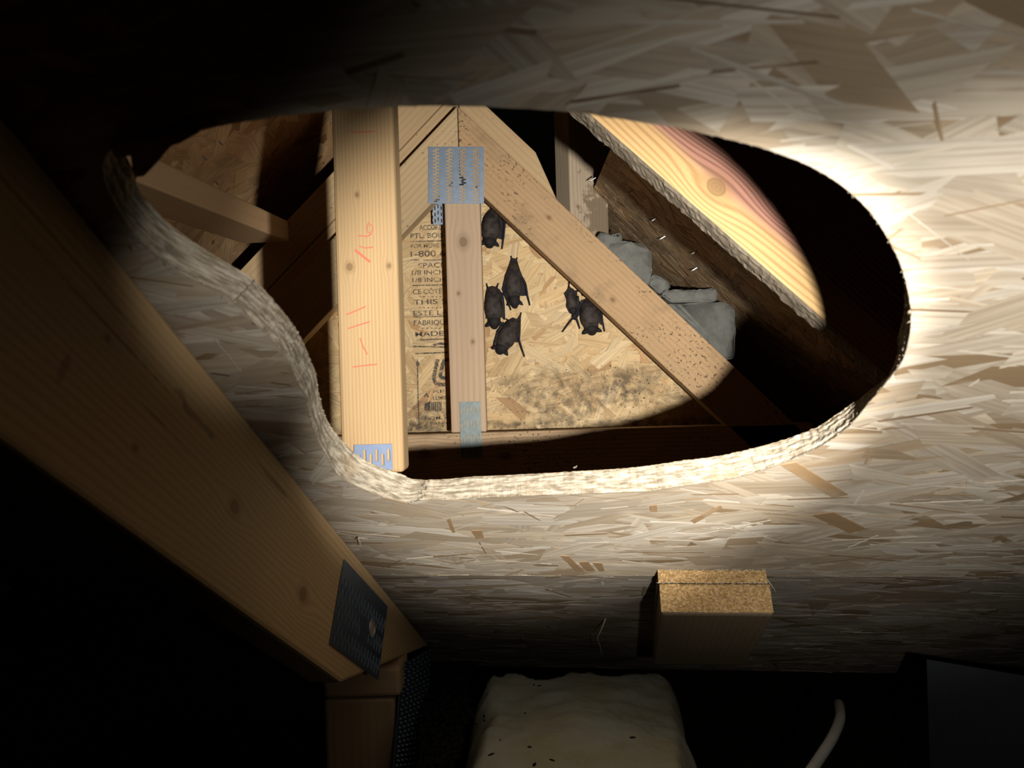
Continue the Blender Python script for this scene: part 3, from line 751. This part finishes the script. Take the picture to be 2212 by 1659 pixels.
# waney grey underside of that rafter
bm = bmesh.new(); nx, nz = 150, 8; vv = []
for i in range(nx + 1):
    for j in range(nz + 1):
        x = 0.60 * i / nx; yy = 0.0385 * j / nz - 0.0006
        dn = 0.0012 + 0.0016 * mnoise.noise(Vector((x * 60, yy * 90, 2))) + 0.0014 * mnoise.noise(Vector((x * 220, yy * 260, 5)))
        if j in (0, nz): dn = -0.001
        p = a0 + rd * x - rp * max(-0.0008, dn); vv.append(bm.verts.new((p.x, p.y + yy, p.z)))
for i in range(nx):
    for j in range(nz): bm.faces.new((vv[i * (nz + 1) + j], vv[(i + 1) * (nz + 1) + j], vv[(i + 1) * (nz + 1) + j + 1], vv[i * (nz + 1) + j + 1]))
wb = from_bm('waney_edge', bm, M['bark'], ra); wb['label'] = 'rough grey underside of the rafter'

# ------------------------------------------------------------------ purlin on the left, post on the right
p0, p1 = G(428, 444, 1.0), G(600, 510, 1.30)
px_, pz_ = (p0.x + p1.x) / 2, (p0.z + p1.z) / 2
bm = box_bm(0, 0.78, -0.089, 0.0, 0.0, 0.038, 0.003)
dirp = Vector((p1.x - p0.x, p1.y - p0.y, (p1.z - p0.z) * 0.9)).normalized(); eyp = Vector((dirp.y, -dirp.x, 0)).normalized(); ezp = dirp.cross(eyp) * -1
st = p0 - dirp * 0.30
bm2 = box_bm(0, 0.66, -0.089, 0.0, 0.0, 0.038, 0.003); bm.free()
ezp = eyp.cross(dirp).normalized() if eyp.cross(dirp).z > 0 else dirp.cross(eyp).normalized()
br = from_bm('flat_purlin', bm2, M['brace'], None, basis(st, dirp, eyp, ezp))
tag(br, 'honey coloured two by four laid flat under the left dormer roof slope', 'timber')
bpos = G(1228, 300, 1.435)
ang = math.radians(22)
e1, e2 = Vector((math.cos(ang), math.sin(ang), 0)), Vector((-math.sin(ang), math.cos(ang), 0))
zt, zbm = G(1228, 150, 1.435).z, G(1228, 580, 1.435).z
bmp = box_bm(0, zt - zbm, 0, 0.084, 0, 0.064, 0.003)
pst = from_bm('roof_post', bmp, M['post'], None, basis(Vector((bpos.x, bpos.y, zbm)), EZ, e1, e2))
tag(pst, 'weathered square post standing behind the speckled right chord beside the rubble', 'post')

# grey dusty rubble lying on the right hand chord
def lump(name, pxs, y0, y1, label, seed, rough=0.004, cuts=14):
    n = len(pxs); bm = bmesh.new()
    a = [bm.verts.new(G(x, y, y0)) for x, y in pxs]
    sc = y1 / y0
    c = Vector((0, 0, 0))
    b = [bm.verts.new(v.co + Vector((0, y1 - y0, 0))) for v in a]
    bm.faces.new(a); bm.faces.new(list(reversed(b)))
    for k in range(n): bm.faces.new((a[k], b[k], b[(k + 1) % n], a[(k + 1) % n]))
    bmesh.ops.recalc_face_normals(bm, faces=bm.faces)
    bmesh.ops.bevel(bm, geom=list(bm.edges), offset=0.0022, segments=2, affect='EDGES', clamp_overlap=True)
    bmesh.ops.triangulate(bm, faces=bm.faces)
    for _ in range(3): bmesh.ops.subdivide_edges(bm, edges=[e for e in bm.edges if e.calc_length() > 0.008], cuts=1)
    bm.normal_update()
    for v in bm.verts:
        q = v.co * 45 + Vector((seed, seed, 0)); v.co += v.normal * (rough * mnoise.noise(q) + rough * 0.6 * mnoise.noise(q * 3.1) + rough * 0.35 * mnoise.noise(q * 8.0))
    o = from_bm(name, bm, M['grey'], None, smooth=True); tag(o, label, 'rubble', 'grey rubble on the right chord')
    return o
YL0, YL1 = YR + 0.040, YR + 0.085
lump('rubble_chunk', [(1288, 520), (1296, 500), (1318, 505), (1344, 503), (1346, 520), (1330, 545), (1310, 542)], YL0, YL1, 'small crumbly grey chunk at the top of the rubble', 1.0, 0.006)
lump('rubble_chunk', [(1306, 548), (1318, 524), (1360, 521), (1392, 527), (1409, 545), (1408, 590), (1400, 622), (1392, 625)], YL0, YL1 - 0.02, 'grey chunk with a smooth rounded shoulder', 2.0, 0.003)
lump('rubble_chunk', [(1398, 612), (1412, 590), (1440, 605), (1452, 622), (1430, 632)], YL0 + 0.01, YL1, 'small grey wedge between the rounded chunk and the slab', 3.0, 0.005)
lump('rubble_slab', [(1428, 640), (1432, 625), (1490, 628), (1546, 622), (1552, 640), (1545, 652), (1450, 654)], YL0, YL1, 'thin crumbly grey slab lying on the squared block', 4.0, 0.005)
lump('rubble_block', [(1440, 656), (1560, 653), (1586, 660), (1590, 700), (1588, 775), (1565, 778)], YL0, YL1, 'squared grey block at the lower end of the rubble', 5.0, 0.003)

# ------------------------------------------------------------------ main roof truss on the left
fpt = deck(790, 1220); uf = uv(fpt)[0]
ve = duv(925, 1392)[1]
mt = empty('roof_truss', P_(uf - 0.019, ve, -0.3)); tag(mt, 'big roof truss with a wide pale rafter and dark nail plates at its heel', 'truss')
RH = 0.140
vA = -0.55
TOPG = 0.0012
p0 = P_(uf, vA, -TOPG - RH / 2); p1 = P_(uf, ve, -TOPG - RH / 2)
def rafter_xy(px, py): q = on_plane(px, py, P_(uf, 0, 0), S_) - p0; return q.dot(D_), q.dot(N_)
M['rafter'] = wood('pale_rafter_wood', (0.50, 0.34, 0.17), (0.34, 0.20, 0.085), [rafter_xy(507, 1095) + (0.0060,), rafter_xy(655, 1283) + (0.0075,), rafter_xy(232, 730) + (0.0022,), rafter_xy(292, 968) + (0.0024,)], 0.0060, 8.4, contrast=0.42, wavy=0.022,
                   stains=[rafter_xy(600, 1050) + (0.05, 0.0028, 0.6), rafter_xy(430, 910) + (0.035, 0.003, 0.6), rafter_xy(390, 855) + (0.012, 0.006, 0.5), rafter_xy(220, 690) + (0.10, 0.0016, 0.55), rafter_xy(140, 540) + (0.10, 0.0016, 0.5), rafter_xy(140, 790) + (0.004, 0.010, 0.45), rafter_xy(340, 905) + (0.04, 0.0014, 0.5)])
Lr = ve - vA; Xl = rafter_xy(742, 1446)[0]
rf_ = member('rafter', p0, p0 + D_ * ((Lr + Xl) / 2), N_, RH, 0.038, M['rafter'], mt, 0.004, sh1=(Lr - Xl) / RH)
FP, FN = P_(uf, 0, 0), S_
def onface(px, py, off=0.0): return on_plane(px, py, FP + FN * off, FN)
# nail plate on the rafter face
pa, pb, pc = onface(741, 1208), onface(862, 1340), onface(708, 1362)
exq = (pb - pa).normalized(); eyq = (pa - pc); eyq = (eyq - exq * eyq.dot(exq)).normalized()
Wq = 0.185; Hq = 0.092
org = pa - eyq * Hq + FN * 0.0006
sl = rows(Wq, Hq, 0.0064, 0.0254, 0.0115, 0.0028, True, 0.004, 0.004)
ctr = (Wq * 0.55, Hq * 0.42)
sl = [s for s in sl if math.hypot((s[0] + s[1]) / 2 - ctr[0], (s[2] + s[3]) / 2 - ctr[1]) > 0.016]
enq = exq.cross(eyq)
if enq.dot(FN) < 0: org, exq, enq = org + exq * Wq, -exq, -enq
npl = plate('nail_plate', org, exq, eyq, enq, Wq, Hq, sl, 0.0012, M['galv_dark'], rf_, label='dark blue grey nail plate pressed into the rafter')
# turned up teeth slivers beside the slots, and the raised half moon
V, Fc = [], []
for s in sl:
    b = len(V); x = s[1]; h = 0.0012
    for (yy, zz) in ((s[2], 0.001), (s[3], 0.001), (s[3], 0.001 + h), (s[2], 0.001 + h)):
        V.append(org + exq * x + eyq * yy + enq * zz)
    for (yy, zz) in ((s[2], 0.001), (s[3], 0.001), (s[3], 0.001 + h), (s[2], 0.001 + h)):
        V.append(org + exq * (x + 0.0005) + eyq * yy + enq * zz)
    Fc += [(b, b + 1, b + 2, b + 3), (b + 4, b + 7, b + 6, b + 5), (b + 3, b + 2, b + 6, b + 7), (b, b + 3, b + 7, b + 4), (b + 1, b + 5, b + 6, b + 2)]
te = from_py('plate_burrs', V, Fc, M['galv'], rf_); te['kind'] = 'stuff'
pc_ = onface(803, 1357, 0.002)
ring = [pc_ + exq * (0.011 * math.cos(q)) + eyq * (0.011 * math.sin(q)) + FN * 0.0006 for q in [TAU * k / 28 for k in range(29)]]
Vv, Ff = tube_mesh(ring, 0.0011, 6, False); from_py('punched_ring', Vv, Ff, M['galv'], rf_)
disc = [pc_ + exq * (0.0105 * math.cos(q)) + eyq * (0.0105 * math.sin(q)) for q in [TAU * k / 28 for k in range(28)]]
from_py('ring_wood', disc, [tuple(range(28))], M['rafter'], rf_)
# lower plate with teeth points, hanging down from the heel
tp = [onface(866, 1436), onface(933, 1396), onface(905, 1690), onface(846, 1690)]
cc = sum(tp, Vector()) / 4
V = [p + FN * 0.0016 for p in tp] + [p for p in tp]
lp = from_py('toothed_plate', V, [(0, 1, 2, 3), (7, 6, 5, 4)] + [(k, 4 + k, 4 + (k + 1) % 4, (k + 1) % 4) for k in range(4)], M['galv_dark'], mt); lp['label'] = 'dark plate covered in rows of bright tooth points'
V, Fc = [], []
for i in range(7):
    for j in range(26):
        s = (i + 0.5 + (0.25 if j % 2 else 0)) / 7.4; t = (j + 0.5) / 26
        p = tp[0].lerp(tp[1], s).lerp(tp[3].lerp(tp[2], s), t) + FN * 0.0016; b = len(V); r = 0.0016
        ax, ay = (tp[1] - tp[0]).normalized(), (tp[3] - tp[0]).normalized()
        V += [p + ax * r, p + ay * r, p - ax * r, p - ay * r, p + FN * 0.0035]
        Fc += [(b, b + 1, b + 4), (b + 1, b + 2, b + 4), (b + 2, b + 3, b + 4), (b + 3, b, b + 4)]
te = from_py('plate_teeth', V, Fc, M['galv'], lp); te['kind'] = 'stuff'
# heel: seat block and post under the rafter end
s0 = G(697, 1445, 1.02); s1 = G(866, 1505, 1.02)
bm = box_bm(0, s1.x - s0.x, 0, 0.075, s1.z - s0.z, 0, 0.006)
from_bm('seat_block', bm, M['brace'], mt, basis(s0, EX, EYp, EZ))
s0 = G(699, 1512, 1.025); s1 = G(852, 1512, 1.025)
bm = box_bm(0, s0.z - 0.02, 0.0, s1.x - s0.x, 0, 0.07, 0.005)
from_bm('heel_post', bm, M['brace'], mt, basis(Vector((s0.x, s0.y, 0.02)), EZ, EX, EYp))

# ------------------------------------------------------------------ cut off board on the deck
bk = empty('cut_off_board', deck(1540, 1300)); tag(bk, 'short cut off board on the lower roof deck with a rough sawn end', 'timber')
ua, va = duv(1420, 1232); ub, _ = duv(1655, 1226); vb = duv(1480, 1420)[1] + 0.02
va = (duv(1420, 1232)[1] + duv(1655, 1226)[1]) / 2
def dbox(name, u0, u1, v0, v1, o0, o1, mat, bev):
    bm = box_bm(0, v1 - v0, 0, u1 - u0, o0, o1, bev)
    return from_bm(name, bm, mat, bk, basis(P_(u0, v0), D_, S_, -N_))
LB = 0.235
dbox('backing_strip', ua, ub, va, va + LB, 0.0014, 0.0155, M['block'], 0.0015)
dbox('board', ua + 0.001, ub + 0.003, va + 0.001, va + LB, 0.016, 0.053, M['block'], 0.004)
def endface(name, u0, u1, o0, o1, v, seed):
    nx, ny = 60, 16; bm = bmesh.new(); g = []
    rr = random.Random(seed)
    for i in range(nx + 1):
        for j in range(ny + 1):
            k = rr.uniform(0, 0.0018) if 0 < i < nx and 0 < j < ny else rr.uniform(-0.0004, 0.0008)
            g.append(bm.verts.new(P_(u0 + (u1 - u0) * i / nx, v - 0.0004 - k, -(o0 + (o1 - o0) * j / ny))))
    for i in range(nx):
        for j in range(ny): bm.faces.new((g[i * (ny + 1) + j], g[(i + 1) * (ny + 1) + j], g[(i + 1) * (ny + 1) + j + 1], g[i * (ny + 1) + j + 1]))
    o = from_bm(name, bm, M['end'], bk); o['label'] = 'rough golden sawn end'; return o
endface('sawn_end', ua + 0.001, ub + 0.002, 0.0182, 0.0505, va + 0.001, 1)
endface('sawn_end', ua, ub, 0.0016, 0.0170, va, 2)
rnd = random.Random(77); V, Fc = [], []
for i in range(260):
    u = rnd.uniform(ua, ub + 0.002); o_ = rnd.choice((0.0015, 0.017, rnd.uniform(0.002, 0.05))); p = P_(u, va - 0.0005, -o_); b = len(V)
    d = (-D_ * rnd.uniform(0.2, 1) + S_ * rnd.uniform(-1, 1) - N_ * rnd.uniform(-0.6, 0.6)).normalized() * rnd.uniform(0.0015, 0.005); wv = S_ * 0.0004
    V += [p - wv, p + wv, p + d, p - N_ * 0.0006]; Fc += [(b, b + 1, b + 2), (b + 1, b + 3, b + 2), (b + 3, b, b + 2)]
fz = from_py('saw_fuzz', V, Fc, M['chip'], bk); fz['kind'] = 'stuff'

# ------------------------------------------------------------------ floor, insulation, droppings, cable
fl = from_py('floor', [(-1.6, -0.4, 0), (1.8, -0.4, 0), (1.8, 2.8, 0), (-1.6, 2.8, 0), (-1.6, -0.4, -0.02), (1.8, -0.4, -0.02), (1.8, 2.8, -0.02), (-1.6, 2.8, -0.02)], [(0, 1, 2, 3), (7, 6, 5, 4), (0, 4, 5, 1), (1, 5, 6, 2), (2, 6, 7, 3), (3, 7, 4, 0)], M['floor'])
tag(fl, 'dark attic floor below the insulation', None, None, 'structure')
ZI = CAM.z - 0.452
def onz(px, py, z): r = ray(px, py); return CAM + r * ((z - CAM.z) / r.z)
def batt_in(px, py):
    pass
lpts = [(1040, 1430), (1022, 1460), (1012, 1500), (1030, 1540), (1005, 1580), (1000, 1620), (985, 1659), (975, 1720)]
rpts = [(1400, 1430), (1470, 1450), (1490, 1480), (1500, 1540), (1508, 1600), (1512, 1659), (1518, 1720)]
def at_y(pts, py):
    for a, b in zip(pts, pts[1:]):
        if a[1] <= py <= b[1]: t = (py - a[1]) / (b[1] - a[1]); return a[0] + (b[0] - a[0]) * t
    return pts[0][0] if py < pts[0][1] else pts[-1][0]
nx, ny = 110, 110; bm = bmesh.new(); g = []
for j in range(ny + 1):
    py = 1424 + (1780 - 1424) * j / ny
    xl = onz(at_y(lpts, py), py, ZI); xr = onz(at_y(rpts, py), py, ZI)
    for i in range(nx + 1):
        t = i / nx; p = xl.lerp(xr, t)
        e = min(t, 1 - t) * 2; e2_ = min(1.0, e / 0.22); rim_ = math.sqrt(max(0.0, 1 - (1 - e2_) ** 2))
        jj = min(1.0, (ny - j) / 12.0) * max(0.0, min(1.0, (j - 3 - 6 * mnoise.noise(Vector((p.x * 16, 0.7, 0))) - 3 * mnoise.noise(Vector((p.x * 50, 2.7, 0)))) / 7.0))
        hgt = 0.014 * mnoise.noise(p * 7) + 0.003 * mnoise.noise(p * 32) + 0.001 * mnoise.noise(p * 90)
        edge = 0.03 * mnoise.noise(Vector((p.y * 14, 1.3, 3))) + 0.02 * mnoise.noise(Vector((p.y * 45, p.x * 9, 3)))
        g.append(bm.verts.new((p.x + edge * (1 - rim_), p.y, 0.01 + (ZI - 0.01 + hgt) * rim_ * jj)))
for j in range(ny):
    for i in range(nx): bm.faces.new((g[j * (nx + 1) + i], g[j * (nx + 1) + i + 1], g[(j + 1) * (nx + 1) + i + 1], g[(j + 1) * (nx + 1) + i]))
bat_ = from_bm('insulation_batt', bm, M['batt'], None, smooth=True); tag(bat_, 'pale yellow glass wool batt on the floor below the roof deck', 'insulation')
# droppings lying on the batt
bpy.context.view_layer.update()
from mathutils.bvhtree import BVHTree
bvh = BVHTree.FromObject(bat_, bpy.context.evaluated_depsgraph_get())
def pellet_mesh():
    bm = bmesh.new(); bmesh.ops.create_icosphere(bm, subdivisions=2, radius=1.0)
    for v in bm.verts: v.co = Vector((v.co.x * 0.0048, v.co.y * 0.0021, v.co.z * 0.0021)) * (1 + 0.12 * mnoise.noise(v.co * 2.0))
    me = bpy.data.meshes.new('dropping'); bm.to_mesh(me); bm.free(); me.materials.append(M['pellet'])
    for p in me.polygons: p.use_smooth = True
    return me
pm = pellet_mesh(); rnd = random.Random(3)
for (x, y) in [(1160, 1456), (1190, 1462), (1154, 1479), (1166, 1481), (1034, 1490), (1053, 1499), (1134, 1540), (1046, 1548), (1048, 1556), (1030, 1565), (1080, 1598), (1146, 1614), (1190, 1641), (1155, 1650), (1368, 1593), (1060, 1630)]:
    r = ray(x, y); hit = bvh.ray_cast(CAM, r.normalized())
    if hit[0] is None: continue
    o = bpy.data.objects.new('dropping', pm); COL.objects.link(o); s = rnd.uniform(0.9, 1.3)
    o.location = hit[0] + hit[1] * 0.0015; o.rotation_euler = (0, rnd.uniform(-0.2, 0.2), rnd.uniform(0, 3.1)); o.scale = (s, s, s)
    tag(o, 'small black dropping lying on the pale insulation batt', 'dropping', 'droppings on the insulation')
# dark crumbs and dust drifted between the heel and the batt
V, Fc = [], []; rnd = random.Random(8)
for i in range(2600):
    y = rnd.uniform(1422, 1690); x = rnd.uniform(905, at_y(lpts, y) - 6)
    p = onz(x, y, ZI - 0.03 - rnd.random() * 0.02); r = rnd.uniform(0.0015, 0.006); b = len(V)
    for k in range(6):
        d = [(1, 0, 0), (-1, 0, 0), (0, 1, 0), (0, -1, 0), (0, 0, 1), (0, 0, -1)][k]; V.append(p + Vector(d) * r * rnd.uniform(0.6, 1.2))
    Fc += [(b, b + 2, b + 4), (b + 2, b + 1, b + 4), (b + 1, b + 3, b + 4), (b + 3, b, b + 4), (b + 2, b, b + 5), (b + 1, b + 2, b + 5), (b + 3, b + 1, b + 5), (b, b + 3, b + 5)]
cr = from_py('dark_debris', V, Fc, M['pellet']); tag(cr, 'dark crumbs and dust heaped beside the insulation batt', 'debris', None, 'stuff')
# loose cable
cp = [onz(1812, 1520, ZI - 0.02), onz(1815, 1550, ZI - 0.0), onz(1800, 1590, ZI + 0.0), onz(1772, 1635, ZI - 0.01), onz(1735, 1690, ZI - 0.03), onz(1690, 1760, ZI - 0.08)]
fine = []
for i in range(len(cp) - 1):
    a, b, c, d = cp[max(i - 1, 0)], cp[i], cp[i + 1], cp[min(i + 2, len(cp) - 1)]
    for k in range(8):
        t = k / 8; fine.append(0.5 * ((2 * b) + (c - a) * t + (2 * a - 5 * b + 4 * c - d) * t * t + (-a + 3 * b - 3 * c + d) * t ** 3))
fine.append(cp[-1])
Vv, Ff = tube_mesh(fine, 0.0065, 12); cb = from_py('loose_cable', Vv, Ff, M['cable'], smooth=True); tag(cb, 'dusty white cable rising from the dark attic floor', 'cable')
# heel of the next truss, lost in the dark
nt = empty('far_heel', G(2110, 1560, 0.95)); tag(nt, 'dark truss heel with a toothed plate in the gloom beyond the cable', 'truss')
a = G(2010, 1440, 0.95); b = G(2260, 1440, 0.88); exn = (b - a).normalized(); exn = Vector((exn.x, exn.y, 0)).normalized(); enn = Vector((exn.y, -exn.x, 0))
bm = box_bm(0, 0.16, 0, a.z - 0.025, -0.038, 0, 0.004)
from_bm('heel_board', bm, M['brace'], nt, basis(Vector((a.x, a.y, 0.005)), exn, EZ, enn))
bm = box_bm(-0.004, 0.166, 0.0, a.z + 0.004, 0.0003, 0.0016, 0.0)
hp = from_bm('toothed_plate', bm, M['steel_shaded'], nt, basis(Vector((a.x, a.y, 0.005)), exn, EZ, enn))
V, Fc = [], []
for i in range(10):
    for j in range(18):
        p = Vector((a.x, a.y, 0.035)) + exn * (0.018 + i * 0.0135 + (0.004 if j % 2 else 0)) + EZ * (0.006 + j * (a.z - 0.06) / 18) + enn * 0.0016; q = len(V); r = 0.0014
        V += [p + exn * r, p + EZ * r, p - exn * r, p - EZ * r, p + enn * 0.003]; Fc += [(q, q + 1, q + 4), (q + 1, q + 2, q + 4), (q + 2, q + 3, q + 4), (q + 3, q, q + 4)]
te = from_py('plate_teeth', V, Fc, M['galv_dark'], hp); te['kind'] = 'stuff'

# ------------------------------------------------------------------ bats
YW = YB - 0.0012
def c4(x, y): return (1000 + x / 4.365, 420 + y / 4.365)
def bat(label, axis, width, arms, feet, membranes, ears=True, depth=0.013, voxel=0.0011):
    """axis: crop points rump -> nose; arms: lists of points; membranes: polygons, all in zoomed pixels on the end wall"""
    W = lambda p, off: G(*c4(*p), YW) + Vector((0, -off, 0))
    k = YW / F_PX / 4.365
    bm = bmesh.new()
    def add(V, Fc):
        vs_ = [bm.verts.new(v) for v in V]
        for f in Fc:
            try: bm.faces.new([vs_[i] for i in f])
            except ValueError: pass
    prof = [(0, .20), (.06, .42), (.15, .66), (.28, .86), (.42, .97), (.55, 1.0), (.66, .94), (.73, .78), (.78, .70), (.84, .70), (.90, .58), (.95, .40), (.985, .26), (1.0, .10)]
    a, b = Vector((*axis[0], 0)), Vector((*axis[-1], 0))
    mid = Vector((*axis[1], 0)) if len(axis) > 2 else (a + b) / 2
    V, Fc = [], []; seg = 20; core = []
    for (t, r) in prof:
        c = a * (1 - t) ** 2 + mid * 2 * t * (1 - t) + b * t * t if len(axis) > 2 else a.lerp(b, t)
        tan = ((b - a).normalized()); nrm = Vector((-tan.y, tan.x, 0))
        rw = width / 2 * r; rd_ = rw * k * 0.80
        off = depth * (0.55 + 0.45 * math.sin(math.pi * min(1, t * 1.05))) 
        if t > 0.74: off = depth * (1.0 + 0.12 * math.sin((t - 0.74) / 0.26 * math.pi))
        core.append((W((c.x, c.y), off), rw * k))
        for q in range(seg):
            an = TAU * q / seg
            pxy = c + nrm * (rw * math.cos(an))
            V.append(W((pxy.x, pxy.y), max(0.0004, off + rd_ * math.sin(an))))
    n = len(prof)
    for i in range(n - 1):
        for q in range(seg): Fc.append((i * seg + q, i * seg + (q + 1) % seg, (i + 1) * seg + (q + 1) % seg, (i + 1) * seg + q))
    Fc.append(tuple(range(seg))); Fc.append(tuple((n - 1) * seg + q for q in reversed(range(seg))))
    add(V, Fc)
    tan = (b - a).normalized(); nrm = Vector((-tan.y, tan.x, 0)); Lb = (b - a).length
    if ears:
        for s in (-1, 1):
            base = a.lerp(b, 0.86) + nrm * (s * width * 0.27); tip = a.lerp(b, 0.93) + nrm * (s * width * 0.50)
            add(*tube_mesh([W(base[:2], depth), W(base.lerp(tip, 0.5)[:2], depth * 1.1), W(tip[:2], depth * 0.95)], [width * 0.13 * k, width * 0.11 * k, width * 0.035 * k], 8))
    for pts in arms:
        P3 = []
        for i, p in enumerate(pts): P3.append(W(p, 0.008 if i < len(pts) - 1 else 0.0025))
        add(*tube_mesh(P3, [0.0025 - 0.0006 * i / (len(pts) - 1) for i in range(len(pts))], 8))
        # thumb claw at the wrist
        e = Vector((*pts[-1], 0)); pv = Vector((*pts[-2], 0)); d = (e - pv).normalized(); sd = Vector((-d.y, d.x, 0))
        add(*tube_mesh([W(pts[-1], 0.0025), W((e + sd * 12 + d * 4)[:2], 0.0015)], [0.0013, 0.0006], 6))
    for (root, tip) in feet:
        add(*tube_mesh([W(root, 0.006), W(tip, 0.0025)], [0.0022, 0.0016], 8))
        d = (Vector((*tip, 0)) - Vector((*root, 0))).normalized(); sd = Vector((-d.y, d.x, 0))
        for q in (-1, -0.33, 0.33, 1):
            e = Vector((*tip, 0)) + d * 14 + sd * (q * 13)
            add(*tube_mesh([W(tip, 0.0025), W(e[:2], 0.0010)], [0.0011, 0.0006], 6))
    for poly in membranes:
        m_ = len(poly); V = [W(p, 0.0068) for p in poly] + [W(p, 0.0028) for p in poly]
        add(V, [tuple(range(m_)), tuple(range(2 * m_ - 1, m_ - 1, -1))] + [(q, m_ + q, m_ + (q + 1) % m_, (q + 1) % m_) for q in range(m_)])
    bmesh.ops.recalc_face_normals(bm, faces=bm.faces)
    root = W(((a + b) / 2)[:2], 0)
    bmesh.ops.translate(bm, verts=bm.verts, vec=-root)
    tmp = from_bm('tmp_bat', bm, None)
    md = tmp.modifiers.new('r', 'REMESH'); md.mode = 'VOXEL'; md.voxel_size = voxel
    sm = tmp.modifiers.new('s', 'SMOOTH'); sm.factor = 0.5; sm.iterations = 2
    dg = bpy.context.evaluated_depsgraph_get(); me = bpy.data.meshes.new_from_object(tmp.evaluated_get(dg)); bpy.data.objects.remove(tmp)
    me.name = 'bat'
    at = me.color_attributes.new('tone', 'FLOAT_COLOR', 'POINT')
    cols = []
    for v in me.vertices:
        p = v.co + root; best = 9.0; bi = 0
        for i_, (c, r) in enumerate(core):
            d = (p - c).length / max(r, 0.002)
            if d < best: best, bi = d, i_
        fur = max(0.0, min(1.0, (1.18 - best) / 0.22))
        head = max(0.0, min(1.0, (prof[bi][0] - 0.68) / 0.10))
        fc = Vector((0.050, 0.037, 0.030)).lerp(Vector((0.010, 0.008, 0.008)), head)
        mc = Vector((0.006, 0.007, 0.014)); c_ = mc.lerp(fc, fur); cols += [c_.x, c_.y, c_.z, 1.0]
    at.data.foreach_set('color', cols)
    o = mesh_obj('bat', me, M['bat'], None, Matrix.Translation(root), True)
    tag(o, label, 'bat', 'bats hanging on the end wall'); return o
bat('furry brown bat tucked under the peak nail plate with one wing hanging free', [(285, 140), (262, 330), (252, 522)], 178, [[(340, 190), (398, 272), (385, 400), (368, 515)]], [((270, 175), (262, 135)), ((300, 172), (312, 140))],
    [[(300, 150), (345, 190), (400, 270), (385, 330), (370, 430), (330, 420), (300, 300)], [(250, 160), (215, 190), (188, 230), (184, 330), (190, 460), (240, 420), (250, 300)]])
bat('long slender dark bat hanging by both feet above the other bats by the king post', [(478, 640), (470, 850), (492, 1085)], 150, [[(560, 790), (590, 850), (608, 960), (630, 1045)], [(410, 760), (378, 900), (410, 985), (452, 1090)]], [((462, 640), (455, 592)), ((500, 640), (508, 608))],
    [[(455, 600), (430, 680), (395, 770), (385, 860), (372, 905), (410, 985), (440, 1060), (470, 1000), (470, 800)], [(505, 610), (525, 680), (560, 770), (588, 840), (600, 900), (590, 960), (540, 960), (490, 800)], [(456, 600), (508, 612), (540, 720), (470, 800), (430, 680)]])
bat('stout brown bat pressed against the king post below the peak bat', [(278, 870), (292, 1060), (302, 1278)], 168, [[(370, 930), (385, 1040), (392, 1180)]], [((235, 890), (225, 852)), ((318, 885), (330, 850))],
    [[(260, 870), (225, 890), (210, 960), (208, 1080), (218, 1180), (260, 1150), (270, 980)], [(300, 870), (350, 900), (380, 960), (386, 1100), (390, 1185), (350, 1150), (310, 980)]])
bat('tilted dark bat lowest on the end wall with both wings spread out', [(492, 1170), (430, 1340), (335, 1512)], 172, [[(525, 1200), (530, 1380), (555, 1460), (580, 1530)], [(390, 1210), (330, 1290), (300, 1390), (283, 1462)]], [((535, 1180), (546, 1125)), ((440, 1195), (415, 1180))],
    [[(548, 1120), (545, 1260), (542, 1330), (535, 1390), (500, 1400), (470, 1330), (470, 1230), (510, 1180)], [(470, 1190), (410, 1195), (350, 1270), (325, 1310), (300, 1400), (340, 1430), (400, 1330)]])
bat('thin black bat seen edge on, hanging by the right chord with a wing crossed', [(1010, 900), (1022, 1010), (1040, 1140)], 92, [[(1080, 960), (1090, 1090), (1040, 1160), (985, 1230), (935, 1297)], [(1060, 1150), (1080, 1210), (1100, 1265)]], [((995, 890), (1000, 838)), ((1060, 920), (1105, 905))],
    [[(1000, 870), (970, 915), (950, 935), (975, 1000), (970, 1060), (1000, 1120), (1040, 1140), (1050, 1000), (1080, 940), (1040, 895)], [(1060, 1080), (1100, 1000), (1110, 1120), (1060, 1190), (1030, 1180), (1020, 1150)]], ears=False, depth=0.010)
bat('plump brown bat hanging head down under the right chord beside the thin black bat', [(1170, 985), (1188, 1150), (1216, 1335)], 186, [[(1270, 1040), (1300, 1070), (1308, 1180), (1333, 1292)]], [((1130, 960), (1108, 910)), ((1190, 985), (1175, 950))],
    [[(1225, 1000), (1270, 1050), (1302, 1065), (1310, 1160), (1312, 1230), (1290, 1230), (1265, 1150), (1230, 1080)], [(1150, 990), (1110, 1000), (1096, 1060), (1100, 1180), (1130, 1190), (1150, 1090)]])
